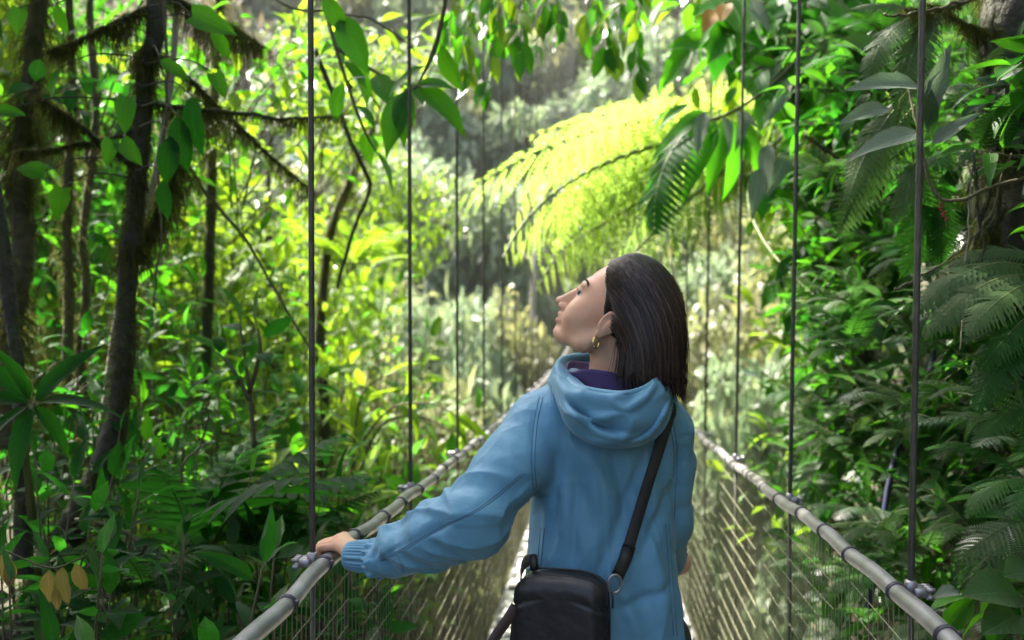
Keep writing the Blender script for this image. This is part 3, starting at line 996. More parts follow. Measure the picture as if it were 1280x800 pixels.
# dense inner mass so that no scalp shows
gh = Grid(SKc - .16, SKc + .16, .004)
gh.add(gh.ell(SKc - HF * .004 + HU * .002, SKr + .0025, HB), 0)
pm = P[::9]
bot = pm[:, -1]; cen = bot.mean(0)
gh.add(gh.cone(SKc + (.035, .0, -.03), np.array((cen[0] + .005, cen[1] + .01, cen[2] + .035)), .050, .036), .02)
gh.sub(gh.ell(hp_(.10, .0, -.02), np.array((.112, .12, .135)) * HS, HB), .01)
v, q = gh.mesh()
part("inner_hair", v, q, M['hair'], hair, fattr={"rnd": np.full(len(q), .1)})
# ------------------------------------------------------------------ jacket
def seg_param(V, P):
    """closest parameter/distance on polyline P"""
    best = np.full(len(V), 9.); par = np.zeros(len(V)); near = np.zeros_like(V); acc = 0
    for a, b in zip(P[:-1], P[1:]):
        ba = b - a; L = np.linalg.norm(ba)
        t = np.clip(((V - a) @ ba) / L ** 2, 0, 1)
        c = a + t[:, None] * ba
        d = np.linalg.norm(V - c, axis=1)
        m = d < best
        best[m] = d[m]; par[m] = acc + t[m] * L; near[m] = c[m]
        acc += L
    return par, best, near, acc

# torso outline: image row -> (left px, right px, half depth, centre depth)
prof = [(870, 640, 862, .128, 1.905), (800, 645, 855, .122, 1.905), (740, 652, 848, .116, 1.905), (690, 658, 841, .112, 1.905), (640, 662, 839, .110, 1.905),
        (590, 662, 843, .110, 1.905), (550, 660, 848, .106, 1.905), (520, 666, 842, .094, 1.905), (500, 684, 830, .080, 1.905), (482, 708, 814, .068, 1.905), (466, 722, 804, .058, 1.905)]
zz = np.array([pl(760, r, 1.9)[2] for r, *_ in prof])
xl = np.array([pl(l, 500, 1.9)[0] for _, l, *_ in prof]); xr = np.array([pl(r, 500, 1.9)[0] for _, _, r, *_ in prof])
hd = np.array([p[3] for p in prof]); cd = np.array([pl(760, 500, p[4])[1] for p in prof])
gj = Grid((-.51, -.20, zz[0] - .0), (.22, .33, 1.46), .0037)
cx = np.interp(gj.z.ravel(), zz, (xl + xr) / 2)[None, None]; hw = np.interp(gj.z.ravel(), zz, (xr - xl) / 2)[None, None]
hdz = np.interp(gj.z.ravel(), zz, hd)[None, None]; cy = np.interp(gj.z.ravel(), zz, cd)[None, None]
ex = 2.35
k = (np.abs((gj.x - cx) / hw) ** ex + np.abs((gj.y - cy) / hdz) ** ex) ** (1 / ex)
d = ((k - 1) * np.minimum(hw, hdz) * .9).astype(np.float32)
d = np.maximum(d, gj.z - 1.385)
gj.add(d, 0)
gj.add(gj.cone(pl(712, 500, 1.90), SL + (-.004, 0, -.014), .050, .050), .04)
gj.add(gj.cone(pl(806, 500, 1.91), SR + (.0, 0, -.012), .050, .047), .04)
# left sleeve, slack under the forearm
slv = [(SL + (-.006, 0, -.010), .055), (pl(640, 585, 1.82), .060), (EL + (.004, 0, .004), .056), (pl(545, 667, 1.79), .051), (pl(505, 686, 1.835), .043), (pl(482, 695, 1.862), .035), (pl(467, 697, 1.880), .0275)]
for (a, ra), (b, rb) in zip(slv[:-1], slv[1:]):
    gj.add(gj.cone(a, b, ra, rb), .028)
gj.add(gj.ell(pl(525, 700, 1.82), (.055, .030, .022)), .03)
gj.add(gj.ell(pl(488, 712, 1.85), (.036, .026, .020)), .03)
# right sleeve
srv = [(SR + (0, 0, -.012), .051), (pl(836, 590, 1.93), .051), (ER + (-.002, 0, 0), .049), (pl(828, 692, 2.02), .043), (WR, .033)]
for (a, ra), (b, rb) in zip(srv[:-1], srv[1:]):
    gj.add(gj.cone(a, b, ra, rb), .016)
# hollow the neck and hem
gj.sub(gj.cone(NB + (0, -.005, -.05), NB + (-.012, .0, .13), .060, .064), .008)
gj.sub(gj.ell(np.array((cx.ravel()[0], cy.ravel()[0], zz[0] - .02)), (.155, .105, .06)), .01)
V, Q = gj.mesh()
N = vert_normals(V, Q)
# folds ---------------------------------------------------------------
LS = np.array([p for p, _ in slv])
tl, dl, nl, LL = seg_param(V, LS)
onL = np.clip((.09 - dl) / .03, 0, 1) * sstep(-.01, .06, (LS[0][0] + .015) - V[:, 0])
radial = V - nl
ang = np.arctan2(radial[:, 2], radial[:, 1])
tt = tl / LL
rid = lambda x: 1 - np.abs(x) * 2
f1 = -np.abs(vnoise(np.stack([tt * 5.5, ang * 1.5 + tt * 7, V[:, 0] * 0], -1), 41)) ** .6 + .5 + .5 * fbm(np.stack([tt * 17, ang * .9 + tt * 6, V[:, 0] * 0], -1), 2, 42) * np.exp(-((tt - .52) / .14) ** 2) + .6 * fbm(np.stack([tt * 26, ang * 1.3 + tt * 3, V[:, 0] * 0], -1), 2, 43) * sstep(.72, .9, tt)
f2 = rid(vnoise(np.stack([tt * 9 + ang * .55, ang * .5, 0 * tt], -1), 7))
sl = .011 * f1 * (.35 + .65 * sstep(.2, .8, tt)) + .008 * f2 * sstep(.12, .4, tt)
# elastic cuff gathers
gath = sstep(.955, .985, tt)
sl = sl * (1 - gath) + gath * (.0040 * np.sign(np.sin(ang * 13)) * np.abs(np.sin(ang * 13)) ** .6 - .002)
sl -= .004 * np.exp(-((tt - .925) / .012) ** 2)
# torso folds: mostly upright, wandering, deeper towards the waist
u, w, z = V.T
warp = .05 * vnoise(np.stack([u * 5, z * 3, w * 0], -1), 9)
tf = (.5 - np.abs(vnoise(np.stack([(u + warp) * 17, z * 1.9, w * 3], -1), 21)) ** .6) * .013
tf += fbm(np.stack([(u + warp * .6 + .45 * (z - 1.1)) * 24, z * 5 - u * 6, w * 6], -1), 2, 33) * .0075
tf *= .35 + .65 * sstep(1.34, 1.20, z)
# long pull from the right shoulder blade down to the left hip under the strap
def dent(p0, p1, wd, dep, both=True):
    a, b = pl(*p0), pl(*p1)
    par, dist, _, _ = seg_param(V * (1, .15, 1), np.array([a * (1, .15, 1), b * (1, .15, 1)]))
    L = np.linalg.norm((b - a) * (1, .15, 1))
    e = np.sin(np.pi * np.clip(par / L, .02, .98)) ** .5
    return dep * np.exp(-(dist / wd) ** 2) * e
back = (V[:, 1] < cy.mean() + .02) & (onL < .5)
dd = dent((820, 540, 1.8), (742, 735, 1.8), .014, -.007) + dent((765, 565, 1.8), (795, 690, 1.8), .012, -.006) + dent((700, 560, 1.8), (690, 690, 1.8), .010, -.006) \
    + dent((722, 585, 1.8), (716, 705, 1.8), .009, -.005) + dent((675, 610, 1.8), (668, 700, 1.8), .010, -.007) + dent((845, 600, 1.85), (800, 700, 1.8), .012, -.007) \
    + dent((790, 600, 1.8), (850, 740, 1.8), .014, -.006) + dent((770, 760, 1.8), (850, 735, 1.8), .010, -.006) + dent((740, 570, 1.8), (748, 690, 1.8), .012, .005) \
    + dent((815, 650, 1.8), (828, 790, 1.8), .014, .006) + dent((775, 730, 1.8), (800, 800, 1.8), .014, .007)
# sewn seams
se = dent((670, 500, 1.8), (664, 560, 1.8), .0042, -.0035) + dent((664, 560, 1.8), (666, 640, 1.8), .0042, -.004)
dd = dd * 1.5
w3 = V + .03 * np.stack([vnoise(V * 9, 61), vnoise(V * 9, 62), vnoise(V * 9, 63)], -1)
fine = -np.abs(vnoise(w3 * (22, 22, 9), 64)) ** .55 * .0030 - np.abs(vnoise(w3 * (44, 44, 26) + w3[:, [1, 2, 0]] * 14, 65)) ** .55 * .0014 + .0022
disp = fine * (1 - gath * onL) + np.where(onL > 0, tf * (1 - onL) + sl * onL, tf) + np.where(back, dd, 0) + se
sm = np.zeros(len(V))
a_ = np.array([pl(655, 590, 1.80), pl(600, 632, 1.72), pl(545, 660, 1.73), pl(490, 690, 1.79)])
_, ds, _, _ = seg_param(V * (1, .2, 1), a_ * (1, .2, 1))
disp -= .0035 * np.exp(-(ds / .0042) ** 2) * (N[:, 1] < .1)
tr_, dr_, nr_, LR = seg_param(V, np.array([p for p, _ in srv]))
onR = np.clip((.075 - dr_) / .02, 0, 1) * (V[:, 0] > SR[0] - .03)
angR = np.arctan2((V - nr_)[:, 2], (V - nr_)[:, 1])
disp += onR * .006 * fbm(np.stack([tr_ / LR * 14, angR * 1.1, 0 * tr_], -1), 2, 77)
V = relax(V, Q, 1, .4) + N * disp[:, None]
jacket = part("jacket", V, Q, M['cloth'])
JV, JQ = V, Q
jbvh = BVHTree.FromPolygons([tuple(v) for v in V], [tuple(int(i) for i in q) for q in Q])

def onto(p, lift, frm=None):
    """push a local point onto the jacket along the view"""
    p = np.asarray(p, float)
    camL = W2L(CAM)
    dv = p - camL; dv /= np.linalg.norm(dv)
    h = jbvh.ray_cast(Vector(camL), Vector(dv), 4)
    if h[0] is None: return p
    return np.array(h[0]) - dv * lift

def loft(rows, nu, nv):
    """rows: list of control curves (each a list of points) -> smooth grid"""
    A = np.stack([catmull(r, nu) for r in rows])       # (rows, nu, 3)
    return catmull(A, nv)                                # (nv, nu, 3)
def grid_faces(nv, nu, closed=False):
    i, j = np.meshgrid(np.arange(nv - 1), np.arange(nu if closed else nu - 1), indexing='ij')
    j2 = (j + 1) % nu
    return np.stack([i * nu + j, i * nu + j2, (i + 1) * nu + j2, (i + 1) * nu + j], -1).reshape(-1, 4)
def thicken(G, t, closed=False):
    nv, nu, _ = G.shape
    V = G.reshape(-1, 3); F = grid_faces(nv, nu, closed)
    N = vert_normals(V, F)
    V2 = np.concatenate([V, V - N * t])
    n = len(V)
    F2 = F[:, ::-1] + n
    def edge(idx):
        return np.stack([idx[:-1], idx[1:], idx[1:] + n, idx[:-1] + n], -1)[:, ::-1]
    E = [edge(np.arange(nu)), edge(np.arange(nu)[::-1] + (nv - 1) * nu)]
    if not closed:
        E += [edge(np.arange(nv)[::-1] * nu), edge(np.arange(nv) * nu + nu - 1)]
    return V2, np.concatenate([F, F2] + E)

# gathered elastic cuff
ce, cs = pl(437, 694.5, 1.905), pl(470, 696.5, 1.877)
ax_ = (ce - cs) / np.linalg.norm(ce - cs)
e1 = np.cross(ax_, (0, 0, 1.)); e1 /= np.linalg.norm(e1); e2 = np.cross(e1, ax_)
th = np.linspace(0, 2 * math.pi, 144, endpoint=False)
vs_ = np.linspace(0, 1, 16)
rad = .0270 + .0022 * np.sin(np.pi * vs_)[:, None] + (.0013 * np.sin(th * 27 + 2.2 * np.sin(th * 3) + np.sin(th * 7)) + .0006 * np.sin(th * 11))[None] * np.sin(np.pi * np.clip(vs_ * 1.1, 0, 1))[:, None] ** .5 + .0035 * (1 - vs_)[:, None] ** 2
G = cs + (ce - cs) * vs_[:, None, None] + rad[..., None] * (np.cos(th)[None, :, None] * e1 + np.sin(th)[None, :, None] * e2)
G = np.concatenate([G, (ce + (G[-1] - ce) * .86)[None], (ce - ax_ * .012 + (G[-1] - ce) * .80)[None]])
part("cuff", G.reshape(-1, 3), grid_faces(len(G), 144, True), M['cloth'], jacket)

# sewn seams: fine double ridges on the shell
def seam(pts, off=0.0):
    P = np.array([onto(pl(a + off, b, 1.8), .0003) for a, b in catmull(np.array(pts, float), 60)])
    d = np.abs(np.diff(P[:, 1])); 
    P = P[: (np.argmax(d > .02) + 1 if (d > .02).any() else len(P))]
    if len(P) > 6:
        part("seam", *tube_geo(P, .0011, 5), M['cloth_dark'], jacket)
for pts in ([(674, 496), (667, 530), (664, 575), (668, 625), (672, 648)], [(652, 592), (600, 634), (548, 660), (495, 690), (474, 701)], [(835, 522), (842, 560), (840, 610), (838, 650)], [(676, 660), (672, 700), (668, 745)], [(832, 655), (836, 720), (842, 795)]):
    seam(pts)
    seam(pts, 4.5)

# hood lying on the back -------------------------------------------------
rim = [(706, 464, 1.90), (709, 471, 1.84), (720, 481, 1.775), (745, 488, 1.735), (780, 491, 1.715), (806, 484, 1.73), (822, 472, 1.765), (829, 466, 1.82), (826, 468, 1.88)]
inn = [(712, 464, 1.91), (718, 474, 1.85), (730, 486, 1.80), (750, 496, 1.775), (778, 500, 1.765), (802, 494, 1.775), (815, 484, 1.80), (820, 478, 1.84), (818, 476, 1.89)]
mid = [(697, 464, 1.885), (699, 476, 1.81), (711, 497, 1.735), (738, 512, 1.718), (776, 516, 1.708), (810, 507, 1.714), (829, 492, 1.735), (836, 481, 1.80), (831, 473, 1.875)]
low = [(690, 470, 1.875), (696, 488, 1.80), (709, 517, 1.735), (738, 541, 1.72), (772, 548, 1.712), (808, 542, 1.72), (829, 522, 1.735), (838, 500, 1.80), (834, 480, 1.87)]
bot = [(688, 474, 1.88), (697, 500, 1.82), (712, 534, 1.775), (740, 553, 1.755), (770, 558, 1.75), (803, 554, 1.755), (827, 536, 1.775), (838, 510, 1.82), (835, 486, 1.88)]
att = [(694, 476, 1.90), (705, 498, 1.86), (720, 522, 1.83), (745, 536, 1.82), (770, 540, 1.82), (798, 537, 1.82), (820, 522, 1.83), (830, 505, 1.86), (830, 488, 1.90)]
rows = [[pl(*p) for p in r] for r in (inn, rim, mid, low, bot, att)]
G = loft(rows, 120, 84)
uu, vv = np.meshgrid(np.linspace(0, 1, 120), np.linspace(0, 1, 84))
view = np.array((0, -1., .15))
# gathers running from the left neck corner and across the bag of the hood
fo = .024 * (.45 - np.abs(vnoise(np.stack([vv * 6 + uu * 4.2, uu * 2.4 - vv * 1.5, 0 * uu], -1), 5)) ** .6) + .006 * fbm(np.stack([uu * 9 - vv * 3, vv * 7, 0 * uu], -1), 2, 15)
fo += .010 * np.exp(-((vv - .52 - .25 * (uu - .25)) / .035) ** 2) * np.exp(-((uu - .36) / .14) ** 2)
fo -= .010 * 1.6 * np.exp(-((vv - .43 - .40 * (uu - .25)) / .04) ** 2) * np.exp(-((uu - .40) / .16) ** 2)
fo -= .008 * np.exp(-((vv - .60 + .5 * (uu - .62)) / .05) ** 2) * np.exp(-((uu - .60) / .12) ** 2)
fo *= sstep(.14, .26, vv) * sstep(1.0, .85, vv)
G = G + fo[..., None] * view
# hem tape along the rim
G += (.0022 * (np.exp(-((vv - .205) / .012) ** 2) - 1.2 * np.exp(-((vv - .245) / .010) ** 2)))[..., None] * view
Vh, Fh = thicken(G, .0035)
hood = part("hood", Vh, Fh[:, ::-1], M['cloth'], jacket)

# stand-up collar round the neck, purple lining inside -------------------
def ring_pts(lst): return [pl(*p) for p in lst]
c_in0 = ring_pts([(716, 470, 1.86), (712, 462, 1.95), (735, 458, 2.02), (775, 462, 2.03), (812, 470, 1.99), (822, 480, 1.90), (806, 490, 1.81), (770, 494, 1.78), (735, 486, 1.80)])
c_top = ring_pts([(699, 463, 1.85), (704, 449, 1.94), (732, 443, 2.00), (772, 447, 2.01), (806, 455, 1.97), (816, 466, 1.89), (800, 492, 1.82), (770, 500, 1.80), (728, 492, 1.80)])
c_out = ring_pts([(695, 467, 1.85), (700, 452, 1.95), (732, 446, 2.02), (774, 450, 2.03), (812, 458, 1.98), (824, 470, 1.89), (804, 496, 1.80), (770, 504, 1.775), (724, 496, 1.785)])
c_low = ring_pts([(688, 481, 1.86), (692, 476, 1.98), (730, 480, 2.06), (776, 484, 2.07), (822, 488, 2.01), (838, 496, 1.90), (812, 506, 1.80), (770, 514, 1.77), (718, 508, 1.78)])
A = np.stack([catmull(r, 64, True) for r in (c_low, c_out, c_top, c_in0)])
G = catmull(A, 26)
a2 = np.linspace(0, 1, 64, endpoint=False)
G += (.0022 * np.sin(a2 * 2 * math.pi * 9 + 2 * np.sin(a2 * 17)))[None, :, None] * np.array((0, 0, 1.)) * np.linspace(0, 1, 26)[:, None, None]
collar = part("collar", *thicken(G, .003, True), M['cloth'], jacket)
l_top = ring_pts([(709, 466, 1.86), (711, 452, 1.935), (736, 454, 1.985), (772, 457, 1.99), (802, 464, 1.95), (808, 472, 1.89), (794, 470, 1.84), (768, 466, 1.825), (735, 462, 1.83)])
l_low = ring_pts([(724, 490, 1.87), (726, 486, 1.93), (742, 484, 1.96), (770, 486, 1.965), (792, 490, 1.94), (798, 496, 1.89), (788, 502, 1.85), (768, 505, 1.835), (742, 500, 1.84)])
G = catmull(np.stack([catmull(r, 48, True) for r in (l_top, (np.array(l_top) * .5 + np.array(l_low) * .5) * 1.0, l_low)]), 10)
part("collar_lining", *thicken(G, .004, True), M['lining'], jacket)

# ------------------------------------------------------------------ cross-body bag
BC = pl(701, 778, 1.735)
by = math.radians(-16)
BX = np.array((math.cos(by), math.sin(by), 0)); BY = np.array((-math.sin(by), math.cos(by), 0)); BZ = np.array((.03, 0, 1.)); BZ /= np.linalg.norm(BZ)
gg = Grid((-.12, -.08, -.12), (.12, .08, .12), .0026)
def rbox(g, h, r, taper=0.0):
    x, y, z = g.x, g.y, g.z
    sc = 1 - taper * np.clip(z / h[2], -1, 1)
    qx, qy, qz = np.abs(x) / sc - (h[0] - r), np.abs(y) - (h[1] - r), np.abs(z) - (h[2] - r)
    o = np.sqrt(np.maximum(qx, 0) ** 2 + np.maximum(qy, 0) ** 2 + np.maximum(qz, 0) ** 2)
    return o + np.minimum(np.maximum(qx, np.maximum(qy, qz)), 0) - r
bow = .010 * (gg.x / .08) ** 2
zs = gg.z; gg.z = gg.z + bow
d = rbox(gg, (.083, .042, .088), .026, .05)
gg.z = zs
gg.add(d, 0)
V, Q = gg.mesh()
N = vert_normals(V, Q)
dp = .0016 * fbm(V * 40, 3, 8)
# top crease lines and puckers on the back panel, a groove where side gusset meets the panel
dp -= .0035 * np.exp(-((V[:, 2] - .052 + .25 * V[:, 0] ** 2 / .08) / .004) ** 2) * (V[:, 1] < 0) * np.clip(np.abs(V[:, 0]) / .05 - .3, 0, 1)
dp -= .003 * np.exp(-((V[:, 1] + .020) / .003) ** 2)
dp += .002 * np.exp(-((V[:, 1] + .0265) / .003) ** 2)
V = V + N * dp[:, None]
def B2L(v): return BC + v[..., :1] * BX + v[..., 1:2] * BY + v[..., 2:3] * BZ
bag = thing("shoulder_bag", "small black rounded bag hanging on a cross-body strap behind the woman", "bag", L2W(BC - (0, 0, .09)))
bagbody = part("bag_body", B2L(V), Q, M['bag'], bag)
# zip on the gusset
zp = [(-.06, .010, .0885), (0, .010, .0905), (.05, .010, .0865), (.078, .010, .060), (.0845, .010, .0), (.085, .010, -.06)]
part("zip", *tube_geo(B2L(catmull(zp, 40)), .0018, 6), M['bag_trim'], bag)
part("zip_pull", *tube_geo(B2L(np.array([(.086, .009, .058), (.089, .008, .046), (.089, .007, .030)])), .0022, 6), M["bag_trim"], bag)

def strap_geo(P, nrm, w, th=.0022):
    P = np.asarray(P, float); n = len(P)
    T = np.gradient(P, axis=0); T /= np.linalg.norm(T, axis=1, keepdims=True)
    nrm = np.broadcast_to(np.asarray(nrm, float), P.shape)
    S = np.cross(T, nrm); S /= np.linalg.norm(S, axis=1, keepdims=True)
    U = np.cross(S, T)
    prof_ = [(-.5, 0), (-.46, 1), (.46, 1), (.5, 0), (.46, -1), (-.46, -1)]
    V = np.stack([P + S * (a * w) + U * (b * th / 2) for a, b in prof_], 1).reshape(-1, 3)
    F = grid_faces(n, 6, True)
    return V, [F, np.array([[0, 1, 2, 3], [0, 3, 4, 5], [(n - 1) * 6 + 3, (n - 1) * 6 + 2, (n - 1) * 6 + 1, (n - 1) * 6], [(n - 1) * 6 + 5, (n - 1) * 6 + 4, (n - 1) * 6 + 3, (n - 1) * 6]])]
D0 = pl(770, 729, 1.745)
_path = catmull([(774, 716), (783, 690), (792, 660), (803, 625), (815, 585), (827, 548), (836, 518), (838, 508)], 22)
ln = []
for a_, b_ in _path:
    best = None
    for ox in (-9, -5, 0, 5, 9):
        for oy in (-6, 0, 6):
            q = onto(pl(a_ + ox, b_ + oy, 1.8), .0035)
            if best is None or q[1] < best: best = q[1]
    q = onto(pl(a_, b_, 1.8), 0); q[1] = best
    ln.append(q)
for _ in range(4): ln[1:-1] = [(a + b * 2 + c) / 4 for a, b, c in zip(ln[:-2], ln[1:-1], ln[2:])]
ln[0] = pl(773, 717, 1.752)
over = [pl(838, 498, 1.88) + (0, 0, .02), pl(830, 500, 1.95) + (0, 0, .02), pl(815, 540, 2.03), pl(790, 620, 2.035), pl(745, 700, 2.04), pl(690, 740, 2.03), pl(655, 735, 1.97), pl(652, 712, 1.89), pl(661, 700, 1.81), pl(667, 712, 1.76)]
Pst = np.concatenate([catmull(ln[::2] + over[:1], 75)[:-1], catmull([ln[-1]] + over, 70)])
cb = np.array((CT[0], CT[1], 0))
nr = Pst - cb; nr[:, 2] *= .0; nr /= np.linalg.norm(nr, axis=1, keepdims=True)
nr[:70] = nr[:70] * .3 + np.array((0, -1., .1)); 
part("strap", *strap_geo(Pst, nr, .021), M['strap'], bag)
# strap end sleeve + D ring
Pe = [ln[0] + (-.002, -.001, -.004), ln[2] + (0, -.003, 0), ln[4] + (0, -.003, 0)]
part("strap_sleeve", *strap_geo(catmull(Pe, 8), (0, -1, .1), .024, .006), M['bag_trim'], bag)
a = np.linspace(0, 2 * math.pi, 25)
cr = pl(768, 730, 1.742)
part("ring", *tube_geo(cr + np.stack([.0125 * np.cos(a), .004 * np.cos(a + .6), .0165 * np.sin(a)], -1), .0026, 8, caps=False), M['ring'], bag)
Ptail = [pl(668, 706, 1.765), pl(657, 735, 1.74), pl(645, 757, 1.72), pl(634, 775, 1.715), pl(620, 795, 1.71), pl(607, 822, 1.70), pl(600, 850, 1.70)]
part("loose_strap_end", *strap_geo(catmull(Ptail[2:], 20), (.2, -1, .1), .019), M['leather'], bag)
part("buckle", *tube_geo(np.array([pl(666, 694, 1.765), pl(668, 712, 1.752)]), .0075, 8), M["bag_trim"], bag)
# ------------------------------------------------------------------ leaf templates
def leaf_tmpl(L=1., W_=.4, n=7, fold=.25, droop=.5, shape='ell', wav=.0, seed=0, cols=3, twist=0.0):
    """blade along +Y, face up +Z, base at the origin"""
    rg = np.random.default_rng(seed)
    v = np.linspace(0, 1, n)
    if shape == 'ell': w = np.sin(np.pi * v ** .85) ** .8
    elif shape == 'acum': w = np.where(v < .8, np.sin(np.pi * (v / .98) ** .8) ** .9, np.sin(np.pi * (.8 / .98) ** .8) ** .9 * (1 - (v - .8) / .2) ** 1.4 * .9)
    elif shape == 'lance': w = np.sin(np.pi * v ** .6) ** .9
    elif shape == 'heart': w = np.where(v < .25, .75 + v, 1.0) * np.cos(np.pi / 2 * np.clip((v - .12) / .88, 0, 1)) ** .8
    elif shape == 'obov': w = np.sin(np.pi * v ** 1.5) ** .75
    w = np.maximum(w, 0) * W_ / 2
    if cols > 3: w = w * (1 + rg.normal(0, .05, n))
    if shape != 'heart': w[0] = W_ * .02
    w[-1] = W_ * .01
    ang = -droop * v ** 1.3
    ds = L / (n - 1)
    y = np.concatenate([[0], np.cumsum(np.cos((ang[1:] + ang[:-1]) / 2) * ds)])
    z = np.concatenate([[0], np.cumsum(np.sin((ang[1:] + ang[:-1]) / 2) * ds)])
    us = np.linspace(-1, 1, cols)
    V = np.zeros((n, cols, 3)); UV = np.zeros((n, cols, 2))
    for j, u in enumerate(us):
        wv = wav * W_ * np.sin(v * 9 + rg.random() * 6) * abs(u)
        V[:, j, 0] = u * w * (1 - .12 * abs(fold))
        V[:, j, 1] = y + (shape == 'heart') * (-.10 * L * abs(u) * (1 - v) ** 6)
        V[:, j, 2] = z + abs(u) ** 1.3 * w * fold + wv
        if twist:
            a = twist * v
            x0, z0 = V[:, j, 0].copy(), V[:, j, 2] - z
            V[:, j, 0] = x0 * np.cos(a) - z0 * np.sin(a); V[:, j, 2] = z + x0 * np.sin(a) + z0 * np.cos(a)
        UV[:, j, 0] = u; UV[:, j, 1] = v
    F = grid_faces(n, cols)
    return V.reshape(-1, 3), F, UV.reshape(-1, 2)

def merge_tmpl(ts):
    V = []; F = []; U = []; n = 0
    for v, f, u in ts:
        V.append(v); F.append(f + n); U.append(u); n += len(v)
    return np.concatenate(V), np.concatenate(F), np.concatenate(U)

def xf(t, Mx):
    v, f, u = t
    A = np.array(Mx)
    return v @ A[:3, :3].T + A[:3, 3], f, u

def tmpl_mesh(name, t, mat, stem=None, stem_mat=None):
    v, f, u = t
    if stem is not None:
        sv, sf = stem
        k = len(v)
        v = np.concatenate([v, sv]); u = np.concatenate([u, np.zeros((len(sv), 2))])
        fl = [f] + [np.asarray(q) + k for q in sf]
    else: fl = [f]
    me = mesh_np(name, v, fl, mat, uv=u)
    if stem is not None and stem_mat is not None:
        me.materials.append(stem_mat)
        nf = len(f); tot = sum(len(q) for q in fl)
        mi = np.zeros(tot, np.int32); mi[nf:] = 1
        me.polygons.foreach_set("material_index", mi)
    return me

def scatter(t, pos, dirs, ups, size, rnd):
    """many copies of a template in one mesh (vectorised)"""
    v, f, u = t
    pos = np.asarray(pos, float); n = len(pos)
    d = np.asarray(dirs, float); d = d / (np.linalg.norm(d, axis=1, keepdims=True) + 1e-9)
    ups = np.broadcast_to(np.asarray(ups, float), d.shape)
    x = np.cross(d, ups); x /= np.linalg.norm(x, axis=1, keepdims=True) + 1e-9
    z = np.cross(x, d)
    s = np.broadcast_to(np.asarray(size, float), (n,))[:, None, None]
    V = pos[:, None] + s * (v[None, :, 0:1] * x[:, None] + v[None, :, 1:2] * d[:, None] + v[None, :, 2:3] * z[:, None])
    F = (f[None] + (np.arange(n) * len(v))[:, None, None]).reshape(-1, f.shape[1])
    U = np.tile(u, (n, 1))
    return V.reshape(-1, 3), F, U, np.repeat(np.asarray(rnd, float), len(f))

def petiole(L, r=.004): 
    return tube_geo(np.array([(0, -L, -.1 * L), (0, -.4 * L, 0.0), (0, .02, 0.0)]), r, 5, caps=False)

LEAF = {}
def leafset(key, mat, k=4, pet=.12, pr=.006, stem_mat='stem', **kw):
    out = []
    for i in range(k):
        kk = dict(kw)
        rg = np.random.default_rng(hash(key) % 1000 + i if False else sum(map(ord, key)) + i * 7)
        kk['droop'] = kw.get('droop', .5) * rg.uniform(.5, 1.5)
        kk['fold'] = kw.get('fold', .25) * rg.uniform(.5, 1.6)
        kk['twist'] = rg.uniform(-.5, .5)
        kk['seed'] = i
        t = leaf_tmpl(1., n=9, cols=5, wav=.03, **{a: b for a, b in kk.items() if a not in ('n', 'cols', 'wav')})
        out.append(tmpl_mesh("leaf", t, M[mat], petiole(pet, pr), M[stem_mat]))
    LEAF[key] = out
leafset('dark_ell', 'leaf_dark', W_=.44, shape='acum', droop=.6)
leafset('dark_lance', 'leaf_dark', W_=.27, shape='lance', droop=.7)
leafset('mid_ell', 'leaf_mid', W_=.42, shape='acum', droop=.6)
leafset('mid_broad', 'leaf_mid', W_=.66, shape='heart', droop=.5)
leafset('mid_lance', 'leaf_mid', W_=.26, shape='lance', droop=.7)
leafset('bright_ell', 'leaf_bright', W_=.40, shape='acum', droop=.6)
leafset('bright_lance', 'leaf_bright', W_=.26, shape='lance', droop=.6)
leafset('bright_broad', 'leaf_bright', W_=.62, shape='heart', droop=.5)
leafset('grey_ell', 'leaf_grey', W_=.36, shape='acum', droop=.5)
leafset('grey_broad', 'leaf_grey', W_=.6, shape='ell', droop=.5)
leafset('silver', 'leaf_silver', W_=.30, shape='lance', droop=.6)
leafset('ochre', 'leaf_ochre', W_=.46, shape='ell', droop=.4)
leafset('orange', 'leaf_orange', W_=.5, shape='ell', droop=.5)

